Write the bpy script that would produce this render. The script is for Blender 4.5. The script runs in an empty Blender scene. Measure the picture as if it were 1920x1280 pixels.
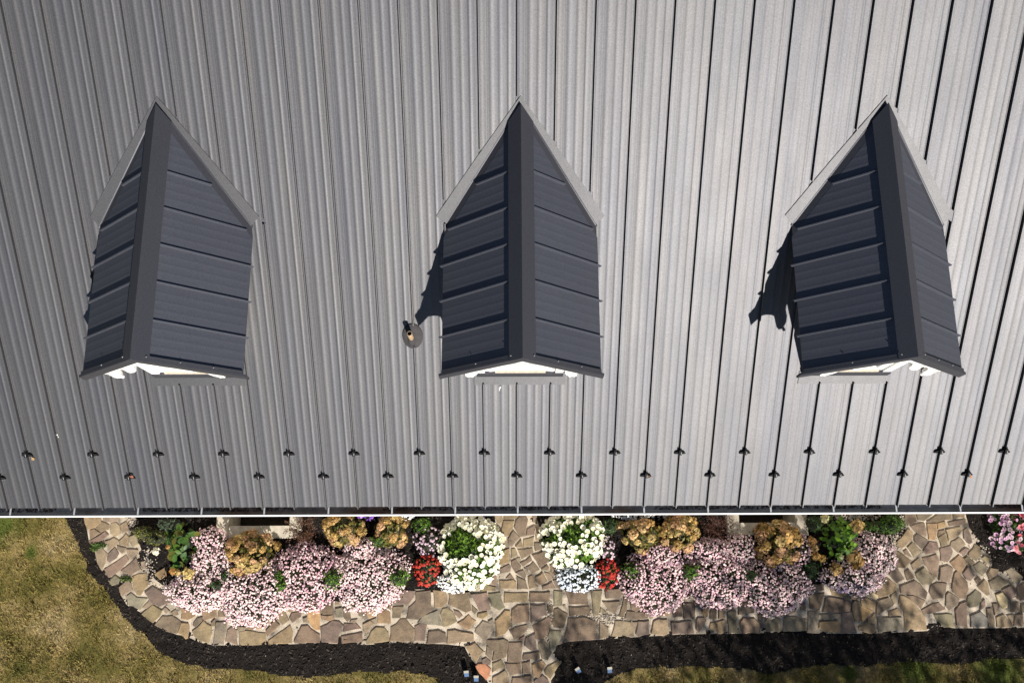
import bpy, math, random
import numpy as np
from mathutils import Vector, Matrix

# ------------------------------------------------------------------ camera, sky, sun, exposure
scene = bpy.context.scene
EAVE = 3.1                       # height of the roof edge above the ground (m)
cam_data = bpy.data.cameras.new('camera')
cam = bpy.data.objects.new('camera', cam_data)
scene.collection.objects.link(cam)
cam_data.sensor_fit = 'HORIZONTAL'
cam_data.sensor_width = 36.0
cam_data.lens = 32.051
cam_data.clip_start = 0.1
cam_data.clip_end = 600.0
cam.matrix_world = Matrix(((0.999981, 0.0031, -0.005262, -0.120471), (-0.004299, 0.969251, -0.246035, -0.843363), (0.004337, 0.246053, 0.969247, 14.935993), (0.0, 0.0, 0.0, 1.0)))
scene.camera = cam

SUN_DIR = Vector((0.3015, -0.758, 0.578)).normalized()
SUN_EL = math.asin(SUN_DIR.z)
SUN_ROT = math.atan2(SUN_DIR.x, SUN_DIR.y)
world = bpy.data.worlds.new('World')
scene.world = world
world.use_nodes = True
wn = world.node_tree
wn.nodes.clear()
sky = wn.nodes.new('ShaderNodeTexSky')
sky.sky_type = 'NISHITA'
sky.sun_disc = False
sky.sun_elevation = SUN_EL
sky.sun_rotation = SUN_ROT
sky.air_density = 1.0
sky.dust_density = 0.25
sky.ozone_density = 2.6
bg = wn.nodes.new('ShaderNodeBackground')
bg.inputs['Strength'].default_value = 0.05
wo = wn.nodes.new('ShaderNodeOutputWorld')
wn.links.new(sky.outputs[0], bg.inputs[0])
wn.links.new(bg.outputs[0], wo.inputs[0])

sun_data = bpy.data.lights.new('sun', 'SUN')
sun_data.energy = 5.0
sun_data.angle = math.radians(0.53)
sun_data.color = (1.0, 0.94, 0.86)
sun = bpy.data.objects.new('sun', sun_data)
sun.rotation_euler = (-SUN_DIR).to_track_quat('-Z', 'Y').to_euler()
sun.location = (6, -14, 20)
scene.collection.objects.link(sun)

scene.view_settings.view_transform = 'Standard'
scene.view_settings.look = 'None'
scene.view_settings.exposure = 0.76
scene.view_settings.gamma = 1.0
scene.view_settings.use_curve_mapping = False
scene.render.resolution_x = 1024
scene.render.resolution_y = 682

rng = np.random.default_rng(11)
random.seed(5)
COL = scene.collection

# ------------------------------------------------------------------ helpers
def mesh_np(name, V, F, mat=None, tint=None, smooth=False):
    """V (n,3), F (m,k): one mesh from numpy arrays."""
    V = np.asarray(V, dtype=np.float32); F = np.asarray(F, dtype=np.int32)
    me = bpy.data.meshes.new(name)
    m, k = F.shape
    me.vertices.add(len(V)); me.vertices.foreach_set('co', V.ravel())
    me.loops.add(m*k); me.loops.foreach_set('vertex_index', F.ravel())
    me.polygons.add(m)
    me.polygons.foreach_set('loop_start', np.arange(0, m*k, k, dtype=np.int32))
    me.polygons.foreach_set('loop_total', np.full(m, k, dtype=np.int32))
    if smooth: me.polygons.foreach_set('use_smooth', np.ones(m, dtype=bool))
    if tint is not None:
        a = me.attributes.new('tint', 'FLOAT_COLOR', 'POINT')
        t = np.ones((len(V), 4), dtype=np.float32); t[:, :3] = tint
        a.data.foreach_set('color', t.ravel())
    me.update(calc_edges=True); me.validate()
    if mat: me.materials.append(mat)
    return me

def mesh_py(name, V, F, mat=None, smooth=False):
    me = bpy.data.meshes.new(name)
    me.from_pydata([tuple(v) for v in V], [], [tuple(f) for f in F])
    if mat:
        for m in (mat if isinstance(mat, (list, tuple)) else [mat]): me.materials.append(m)
    if smooth:
        for p in me.polygons: p.use_smooth = True
    me.update()
    return me

def obj(name, me, parent=None, loc=(0, 0, 0), rot=(0, 0, 0)):
    o = bpy.data.objects.new(name, me)
    COL.objects.link(o)
    o.location = loc; o.rotation_euler = rot
    if parent: o.parent = parent
    return o

def tag(o, label=None, cat=None, group=None, kind=None):
    if label: o['label'] = label
    if cat: o['category'] = cat
    if group: o['group'] = group
    if kind: o['kind'] = kind
    return o

def empty(name, loc, label, cat, group=None):
    o = bpy.data.objects.new(name, None); COL.objects.link(o)
    o.location = loc; o.empty_display_size = 0.1
    return tag(o, label, cat, group)

class MB:
    """collects simple solids in one vertex/face list"""
    def __init__(s): s.V = []; s.F = []
    def add(s, V, F):
        b = len(s.V); s.V += [tuple(v) for v in V]; s.F += [tuple(i+b for i in f) for f in F]; return s
    def prism(s, bottom, top):
        """two matching rings -> closed solid"""
        n = len(bottom); V = list(bottom)+list(top)
        F = [tuple(range(n-1, -1, -1)), tuple(range(n, 2*n))]
        F += [(i, (i+1) % n, n+(i+1) % n, n+i) for i in range(n)]
        return s.add(V, F)
    def box(s, x0, x1, y0, y1, z0, z1):
        return s.prism([(x0, y0, z0), (x1, y0, z0), (x1, y1, z0), (x0, y1, z0)],
                       [(x0, y0, z1), (x1, y0, z1), (x1, y1, z1), (x0, y1, z1)])
    def tube(s, pts, radii, n=8, cap=True):
        rings = []
        for i, p in enumerate(pts):
            p = Vector(p)
            d = (Vector(pts[min(i+1, len(pts)-1)])-Vector(pts[max(i-1, 0)])).normalized()
            a = d.orthogonal().normalized(); b = d.cross(a)
            rings.append([tuple(p+(a*math.cos(2*math.pi*k/n)+b*math.sin(2*math.pi*k/n))*radii[i]) for k in range(n)])
        V = [v for r in rings for v in r]; F = []
        for i in range(len(rings)-1):
            for k in range(n):
                F.append((i*n+k, i*n+(k+1) % n, (i+1)*n+(k+1) % n, (i+1)*n+k))
        if cap: F += [tuple(range(n-1, -1, -1)), tuple(range((len(rings)-1)*n, len(rings)*n))]
        return s.add(V, F)
    def build(s, name, mat, parent=None, smooth=False, loc=(0, 0, 0)):
        me = mesh_py(name, s.V, s.F, mat, smooth)
        import bmesh
        bm = bmesh.new(); bm.from_mesh(me); bmesh.ops.recalc_face_normals(bm, faces=bm.faces); bm.to_mesh(me); bm.free()
        return obj(name, me, parent, loc)

def frames(nrm, spin):
    """(N,3) normals + spin -> (N,3,3) matrices whose z axis is the normal"""
    n = nrm/np.linalg.norm(nrm, axis=1, keepdims=True)
    ref = np.where(np.abs(n[:, 2:3]) < 0.9, np.array([[0, 0, 1.0]]), np.array([[1.0, 0, 0]]))
    a = np.cross(ref, n); a /= np.linalg.norm(a, axis=1, keepdims=True)
    b = np.cross(n, a)
    c, s_ = np.cos(spin)[:, None], np.sin(spin)[:, None]
    x = a*c+b*s_; y = -a*s_+b*c
    return np.stack([x, y, n], axis=2)

def scatter(tV, tF, pos, nrm, size, spin=None, tint=None):
    """copies of a small template at pos, facing nrm -> V, F, tint arrays"""
    N = len(pos); tV = np.asarray(tV, float); tF = np.asarray(tF, int)
    if spin is None: spin = rng.uniform(0, 2*np.pi, N)
    M = frames(np.asarray(nrm, float), spin)
    V = np.einsum('nij,kj->nki', M, tV)*np.asarray(size).reshape(-1, 1, 1)+np.asarray(pos)[:, None, :]
    k = len(tV)
    F = (tF[None, :, :]+(np.arange(N)*k)[:, None, None]).reshape(-1, tF.shape[1])
    T = None if tint is None else np.repeat(np.asarray(tint)[:, None, :], k, axis=1).reshape(-1, 3)
    return V.reshape(-1, 3), F, T

# ------------------------------------------------------------------ materials
def newmat(name):
    m = bpy.data.materials.new(name); m.use_nodes = True
    nt = m.node_tree; b = nt.nodes['Principled BSDF']
    return m, nt, b

def N(nt, typ, **kw):
    n = nt.nodes.new(typ)
    for k, v in kw.items():
        if k.startswith('i_'): n.inputs[k[2:]].default_value = v
        else: setattr(n, k, v)
    return n

def ramp(nt, src, stops):
    r = nt.nodes.new('ShaderNodeValToRGB')
    e = r.color_ramp.elements
    while len(e) < len(stops): e.new(0.5)
    for i, (p, c) in enumerate(stops):
        e[i].position = p; e[i].color = (*c, 1) if len(c) == 3 else c
    nt.links.new(src, r.inputs[0]); return r.outputs[0]

def noise(nt, scale, detail=3, rough=0.55, vec=None, stretch=None):
    if vec is None:
        vec = nt.nodes.new('ShaderNodeNewGeometry').outputs['Position']
    if stretch:
        mp = nt.nodes.new('ShaderNodeMapping'); mp.inputs['Scale'].default_value = stretch
        nt.links.new(vec, mp.inputs[0]); vec = mp.outputs[0]
    n = nt.nodes.new('ShaderNodeTexNoise')
    n.inputs['Scale'].default_value = scale; n.inputs['Detail'].default_value = detail
    n.inputs['Roughness'].default_value = rough
    nt.links.new(vec, n.inputs['Vector']); return n.outputs['Fac']

def bump(nt, bsdf, h, strength, dist):
    b = nt.nodes.new('ShaderNodeBump'); b.inputs['Strength'].default_value = strength
    b.inputs['Distance'].default_value = dist
    nt.links.new(h, b.inputs['Height']); nt.links.new(b.outputs[0], bsdf.inputs['Normal']); return b

def mul(nt, a, b, fac=1.0, typ='MULTIPLY'):
    m = nt.nodes.new('ShaderNodeMix'); m.data_type = 'RGBA'; m.blend_type = typ
    m.inputs[0].default_value = fac
    for s, i in ((a, 6), (b, 7)):
        if isinstance(s, tuple): m.inputs[i].default_value = (*s, 1)
        else: nt.links.new(s, m.inputs[i])
    return m.outputs[2]

def attr(nt, name='tint'):
    a = nt.nodes.new('ShaderNodeAttribute'); a.attribute_name = name; return a.outputs['Color']

def simple(name, col, rough=0.6, metal=0.0, nz=None, var=0.25):
    m, nt, b = newmat(name)
    b.inputs['Roughness'].default_value = rough; b.inputs['Metallic'].default_value = metal
    if nz:
        f = noise(nt, nz, 4)
        lo = tuple(c*(1-var) for c in col); hi = tuple(c*(1+var) for c in col)
        nt.links.new(ramp(nt, f, [(0.3, lo), (0.7, hi)]), b.inputs['Base Color'])
    else: b.inputs['Base Color'].default_value = (*col, 1)
    return m

def roof_metal(name, col, rough, metal=0.75, wavy=0.22, streaky=1.0):
    """charcoal metallic paint: dark body, broad gloss, faint oil-canning"""
    m, nt, b = newmat(name)
    b.inputs['Metallic'].default_value = metal
    fine = noise(nt, 75, 3, 0.75)
    pos = nt.nodes.new('ShaderNodeNewGeometry').outputs['Position']
    streak = noise(nt, 1.0, 2, 0.5, pos, (8.0, 0.5, 0.5))
    c = ramp(nt, fine, [(0.32, tuple(x*0.80 for x in col)), (0.68, tuple(x*1.20 for x in col))])
    c = mul(nt, c, ramp(nt, streak, [(0.25, (0.92, 0.935, 0.985)), (0.75, (1.07, 1.05, 1.02))]), streaky)
    oi = nt.nodes.new('ShaderNodeObjectInfo')
    c = mul(nt, c, ramp(nt, oi.outputs['Random'], [(0.0, (0.95, 0.95, 0.96)), (1.0, (1.05, 1.05, 1.04))]))
    nt.links.new(c, b.inputs['Base Color'])
    r = nt.nodes.new('ShaderNodeMapRange'); r.inputs['To Min'].default_value = rough-0.03; r.inputs['To Max'].default_value = rough+0.03
    nt.links.new(noise(nt, 1.0, 2, 0.5, pos, (5.0, 1.4, 1.4)), r.inputs['Value'])
    nt.links.new(r.outputs[0], b.inputs['Roughness'])
    if wavy:
        wav = noise(nt, 1.0, 1, 0.4, pos, (4.5, 1.1, 1.1))
        bump(nt, b, wav, wavy, 0.014)
    return m
ROOF = roof_metal('roof_charcoal_metal', (0.0890, 0.0895, 0.0945), 0.555, 0.82)
FLASH = roof_metal('flashing_charcoal_metal', (0.079, 0.0795, 0.084), 0.57, 0.80, 0, 0.0)
TRIM = roof_metal('trim_charcoal_metal', (0.063, 0.064, 0.075), 0.54, 0.55, 0, 0.3)
DORM_SHADE = roof_metal('charcoal_metal_slope_shade', (0.062, 0.066, 0.083), 0.58, 0.35, 0, 0.3)  # same paint as the main roof; light on the slopes is toned into the colour
WHITE = simple('white_painted_wood', (0.80, 0.79, 0.76), 0.5, 0, 6, 0.04)
CREAM = simple('cream_sill_wood', (0.46, 0.40, 0.32), 0.6, 0, 40, 0.25)
GUTW = simple('white_gutter_metal', (0.80, 0.80, 0.80), 0.4)
BRASSY = simple('old_pipe_metal', (0.30, 0.215, 0.13), 0.55, 0.2, 60, 0.3)
BLACKM = simple('black_guard_metal', (0.010, 0.010, 0.011), 0.7, 0.0)
BLACKM.node_tree.nodes['Principled BSDF'].inputs['Specular IOR Level'].default_value = 0.12
RUBBER = simple('pipe_boot_rubber', (0.050, 0.048, 0.050), 0.85, 0, 30, 0.12)
RUBBER.node_tree.nodes['Principled BSDF'].inputs['Specular IOR Level'].default_value = 0.1
ALU = simple('bare_aluminium', (0.62, 0.62, 0.62), 0.42, 0.6)
WALLM = simple('house_wall_siding', (0.42, 0.39, 0.34), 0.8, 0, 5, 0.1)
DULL = simple('grey_clamp_and_lit_edge', (0.22, 0.22, 0.22), 0.7)
SCREW = simple('screw_zinc', (0.55, 0.55, 0.56), 0.35, 0.7)

def glassmat():
    m, nt, b = newmat('window_glass')
    b.inputs['Base Color'].default_value = (0.02, 0.025, 0.03, 1); b.inputs['Roughness'].default_value = 0.05
    return m
GLASS = glassmat()
PALE_PANE = simple('pale_window_pane', (0.52, 0.53, 0.53), 0.08)  # one pale glossy tone over the whole pane

def guttrough():
    m, nt, b = newmat('gutter_trough_grime')
    f = noise(nt, 9, 5)
    g = noise(nt, 0.5, 2)
    c = ramp(nt, f, [(0.35, (0.16, 0.165, 0.17)), (0.7, (0.26, 0.26, 0.26))])
    c2 = ramp(nt, f, [(0.3, (0.07, 0.045, 0.03)), (0.7, (0.20, 0.15, 0.11))])
    mx = nt.nodes.new('ShaderNodeMix'); mx.data_type = 'RGBA'
    nt.links.new(ramp(nt, g, [(0.45, (0, 0, 0)), (0.55, (1, 1, 1))]), mx.inputs[0])
    nt.links.new(c, mx.inputs[6]); nt.links.new(c2, mx.inputs[7])
    nt.links.new(mx.outputs[2], b.inputs['Base Color']); b.inputs['Roughness'].default_value = 0.6
    return m
GUTIN = guttrough()

def stonemat():
    m, nt, b = newmat('flagstone')
    oi = nt.nodes.new('ShaderNodeObjectInfo')
    tc = nt.nodes.new('ShaderNodeNewGeometry').outputs['Position']
    f = noise(nt, 7, 6, 0.65, tc)
    g = noise(nt, 45, 4, 0.7, tc)
    h = noise(nt, 2.3, 3, 0.6, tc)
    c = mul(nt, oi.outputs['Color'], ramp(nt, f, [(0.25, (0.55, 0.55, 0.56)), (0.5, (0.95, 0.95, 0.95)), (0.78, (1.32, 1.26, 1.15))]))
    c = mul(nt, c, ramp(nt, g, [(0.3, (0.78, 0.78, 0.78)), (0.7, (1.18, 1.17, 1.15))]))
    c = mul(nt, c, ramp(nt, h, [(0.3, (0.82, 0.80, 0.80)), (0.7, (1.12, 1.12, 1.10))]))
    nt.links.new(c, b.inputs['Base Color']); b.inputs['Roughness'].default_value = 0.85
    b.inputs['Specular IOR Level'].default_value = 0.25
    bump(nt, b, f, 0.6, 0.02)
    return m
STONE = stonemat()

def mortarmat():
    m, nt, b = newmat('pale_mortar')
    f = noise(nt, 4.0, 4); g = noise(nt, 80, 3, 0.7)
    c = ramp(nt, f, [(0.36, (0.15, 0.13, 0.108)), (0.46, (0.38, 0.325, 0.25)), (0.61, (0.57, 0.49, 0.385))])
    c = mul(nt, c, ramp(nt, g, [(0.3, (0.72, 0.72, 0.72)), (0.7, (1.15, 1.15, 1.15))]))
    nt.links.new(c, b.inputs['Base Color']); b.inputs['Roughness'].default_value = 0.95
    b.inputs['Specular IOR Level'].default_value = 0.1
    bump(nt, b, g, 0.8, 0.01)
    return m
MORTAR = mortarmat()

def mulchmat():
    m, nt, b = newmat('dark_bark_mulch')
    f = noise(nt, 38, 5, 0.7); g = noise(nt, 3, 3)
    c = ramp(nt, f, [(0.3, (0.007, 0.006, 0.005)), (0.55, (0.017, 0.014, 0.012)), (0.8, (0.038, 0.031, 0.027))])
    c = mul(nt, c, ramp(nt, g, [(0.3, (0.7, 0.7, 0.72)), (0.7, (1.25, 1.2, 1.15))]))
    nt.links.new(c, b.inputs['Base Color']); b.inputs['Roughness'].default_value = 0.95
    b.inputs['Specular IOR Level'].default_value = 0.15
    bump(nt, b, f, 1.0, 0.04)
    return m
MULCH = mulchmat()

GRASS_STOPS = [(0.28, (0.096, 0.098, 0.024)), (0.42, (0.190, 0.160, 0.048)), (0.55, (0.300, 0.235, 0.095)), (0.70, (0.44, 0.35, 0.19))]
def lawnmat(name, tinted):
    m, nt, b = newmat(name)
    pos = nt.nodes.new('ShaderNodeNewGeometry').outputs['Position']
    f = noise(nt, 1.6, 5, 0.66, pos)
    c = ramp(nt, f, GRASS_STOPS)
    c = mul(nt, c, ramp(nt, noise(nt, 9, 4, 0.7, pos), [(0.28, (0.62, 0.64, 0.60)), (0.5, (1.0, 1.0, 0.98)), (0.72, (1.28, 1.22, 1.18))]))
    sp = None
    for (x, y, r) in LAWN_GREEN:
        d = nt.nodes.new('ShaderNodeVectorMath'); d.operation = 'DISTANCE'
        nt.links.new(pos, d.inputs[0]); d.inputs[1].default_value = (x, y, 0)
        mr = nt.nodes.new('ShaderNodeMapRange'); mr.inputs['From Min'].default_value = r; mr.inputs['From Max'].default_value = r*0.3
        ad = nt.nodes.new('ShaderNodeMath'); ad.operation = 'MULTIPLY_ADD'
        nt.links.new(noise(nt, 6, 3, 0.6, pos), ad.inputs[0]); ad.inputs[1].default_value = 0.9*r
        nt.links.new(d.outputs['Value'], ad.inputs[2])
        sb = nt.nodes.new('ShaderNodeMath'); sb.operation = 'SUBTRACT'; nt.links.new(ad.outputs[0], sb.inputs[0]); sb.inputs[1].default_value = 0.45*r
        nt.links.new(sb.outputs[0], mr.inputs['Value'])
        if sp is None: sp = mr.outputs[0]
        else:
            mx = nt.nodes.new('ShaderNodeMath'); mx.operation = 'MAXIMUM'
            nt.links.new(sp, mx.inputs[0]); nt.links.new(mr.outputs[0], mx.inputs[1]); sp = mx.outputs[0]
    mx = nt.nodes.new('ShaderNodeMix'); mx.data_type = 'RGBA'
    nt.links.new(sp, mx.inputs[0]); nt.links.new(c, mx.inputs[6]); mx.inputs[7].default_value = (0.105, 0.135, 0.026, 1)
    c = mx.outputs[2]
    if tinted: c = mul(nt, c, attr(nt))
    else: c = mul(nt, c, ramp(nt, noise(nt, 60, 4, 0.7, pos), [(0.3, (0.35, 0.34, 0.32)), (0.7, (0.85, 0.84, 0.8))]))
    nt.links.new(c, b.inputs['Base Color']); b.inputs['Roughness'].default_value = 0.8
    b.inputs['Specular IOR Level'].default_value = 0.15
    return m

def leafmat(name, rough=0.55, trans=0.25, nz=30):
    """colour comes from the per-leaf tint; some light passes through"""
    m, nt, b = newmat(name)
    c = mul(nt, attr(nt), ramp(nt, noise(nt, nz, 3), [(0.3, (0.8, 0.8, 0.8)), (0.7, (1.2, 1.2, 1.2))]))
    nt.links.new(c, b.inputs['Base Color']); b.inputs['Roughness'].default_value = rough
    b.inputs['Specular IOR Level'].default_value = 0.3
    if trans:
        t = nt.nodes.new('ShaderNodeBsdfTranslucent'); nt.links.new(c, t.inputs[0])
        mx = nt.nodes.new('ShaderNodeMixShader'); mx.inputs[0].default_value = trans
        out = nt.nodes['Material Output']
        nt.links.new(b.outputs[0], mx.inputs[1]); nt.links.new(t.outputs[0], mx.inputs[2]); nt.links.new(mx.outputs[0], out.inputs[0])
    return m
LEAF = leafmat('leaf_green')
PETAL = leafmat('flower_petal', 0.7, 0.15, 60)
CHIP = leafmat('loose_chips', 0.9, 0.0, 90)

def objcol(name, rough=0.6, trans=0.2):
    """petal / leaf whose colour is the object's own colour (shared meshes)"""
    m, nt, b = newmat(name)
    oi = nt.nodes.new('ShaderNodeObjectInfo')
    c = mul(nt, oi.outputs['Color'], attr(nt))
    nt.links.new(c, b.inputs['Base Color']); b.inputs['Roughness'].default_value = rough
    b.inputs['Specular IOR Level'].default_value = 0.25
    t = nt.nodes.new('ShaderNodeBsdfTranslucent'); nt.links.new(c, t.inputs[0])
    mx = nt.nodes.new('ShaderNodeMixShader'); mx.inputs[0].default_value = trans
    nt.links.new(b.outputs[0], mx.inputs[1]); nt.links.new(t.outputs[0], mx.inputs[2])
    nt.links.new(mx.outputs[0], nt.nodes['Material Output'].inputs[0])
    return m
OBJPETAL = objcol('single_flower_petal', 0.7, 0.15)
OBJLEAF = objcol('single_leaf', 0.45, 0.25)
BARK = simple('brown_bark', (0.10, 0.07, 0.05), 0.9, 0, 14, 0.4)
CONC = simple('weathered_concrete', (0.40, 0.36, 0.29), 0.9, 0, 10, 0.25)
WELLFLOOR = simple('leaf_litter_floor', (0.014, 0.009, 0.006), 0.95, 0, 16, 0.8)
LAMPBODY = simple('stake_light_body', (0.38, 0.36, 0.30), 0.6)
LAMPGLASS = simple('stake_light_panel', (0.05, 0.10, 0.20), 0.45)

# ------------------------------------------------------------------ measured ground plan (metres)
PATH = [(-6.976, 0.471), (-6.937, 0.115), (-6.849, -0.137), (-6.794, -0.329), (-6.698, -0.429), (-6.632, -0.652), (-6.553, -0.767), (-6.43, -0.89), (-6.242, -1.005), (-6.211, -1.143), (-6.095, -1.304), (-5.859, -1.418), (-5.642, -1.602), (-5.281, -1.747), (-5.121, -1.771), (-4.932, -1.859), (-4.697, -1.907), (-4.283, -1.909), (-3.87, -1.911), (-3.498, -1.897), (-3.044, -1.884), (-2.298, -1.911), (-1.884, -1.881), (-1.097, -1.908), (-0.798, -1.941), (-0.722, -2.091), (-0.614, -2.209), (-0.515, -2.342), (-0.375, -2.559), (-0.35, -2.79), (0.548, -2.794), (0.537, -2.448), (0.613, -2.347), (0.706, -2.176), (0.683, -2.113), (0.618, -2.019), (0.686, -1.917), (0.82, -1.878), (1.435, -1.841), (2.352, -1.79), (2.686, -1.775), (3.603, -1.772), (4.439, -1.744), (4.686, -1.776), (5.604, -1.781), (6.435, -1.745), (6.553, -1.666), (6.866, -1.707), (7.367, -1.709), (7.954, -1.704), (8.623, -1.707), (8.737, -0.972), (8.061, -0.953), (7.914, -0.796), (7.661, -0.779), (7.577, -0.646), (7.44, -0.388), (7.296, -0.178), (7.257, 0.058), (7.302, 0.415), (6.306, 0.419), (6.245, -0.132), (6.103, -0.257), (5.973, -0.507), (5.832, -0.796), (5.519, -0.958), (5.006, -1.013), (4.878, -1.029), (4.625, -1.028), (4.315, -1.197), (3.642, -1.194), (3.053, -1.192), (2.212, -1.188), (1.794, -1.105), (1.669, -1.08), (1.248, -1.078), (0.827, -1.084), (0.659, -1.043), (0.789, -0.856), (0.624, -0.567), (0.457, -0.359), (0.375, -0.108), (0.334, 0.086), (0.338, 0.443), (-0.352, 0.445), (-0.309, -0.231), (-0.326, -0.563), (-0.436, -0.81), (-0.562, -0.973), (-0.898, -1.101), (-1.234, -1.084), (-1.864, -1.081), (-1.947, -1.113), (-2.239, -1.168), (-3.076, -1.205), (-4.076, -1.281), (-4.751, -1.198), (-5.337, -1.195), (-5.411, -1.114), (-5.697, -0.91), (-5.813, -0.754), (-5.91, -0.622), (-5.951, -0.457), (-6.06, -0.207), (-6.193, 0.112), (-6.228, 0.469)]
LAWN_LEFT = [(-7.292, 0.475), (-7.245, 0.076), (-7.078, -0.193), (-6.9, -0.485), (-6.709, -0.84), (-6.381, -1.159), (-6.124, -1.474), (-5.8, -1.723), (-5.586, -1.969), (-5.216, -2.143), (-4.755, -2.239), (-4.02, -2.274), (-3.695, -2.33), (-3.207, -2.379), (-2.797, -2.349), (-2.413, -2.281), (-2.09, -2.322), (-1.671, -2.285), (-1.282, -2.388), (-1.181, -2.497), (-1.125, -2.943), (-11.938, -2.89), (-12.632, 0.496)]
LAWN_RIGHT = [(1.16, -2.954), (1.319, -2.509), (1.588, -2.355), (1.922, -2.263), (2.75, -2.251), (3.576, -2.286), (3.901, -2.366), (4.405, -2.274), (4.907, -2.222), (5.4, -2.263), (5.989, -2.188), (6.484, -2.221), (6.895, -2.255), (7.321, -2.17), (7.907, -2.149), (11.905, -2.168), (11.727, -3.006)]
LAWN_GREEN = [(-8.223, -0.071, 0.4), (-7.701, -0.49, 0.15), (6.161, -2.323, 0.42), (7.468, -2.352, 0.55), (5.145, -2.373, 0.2)]
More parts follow.
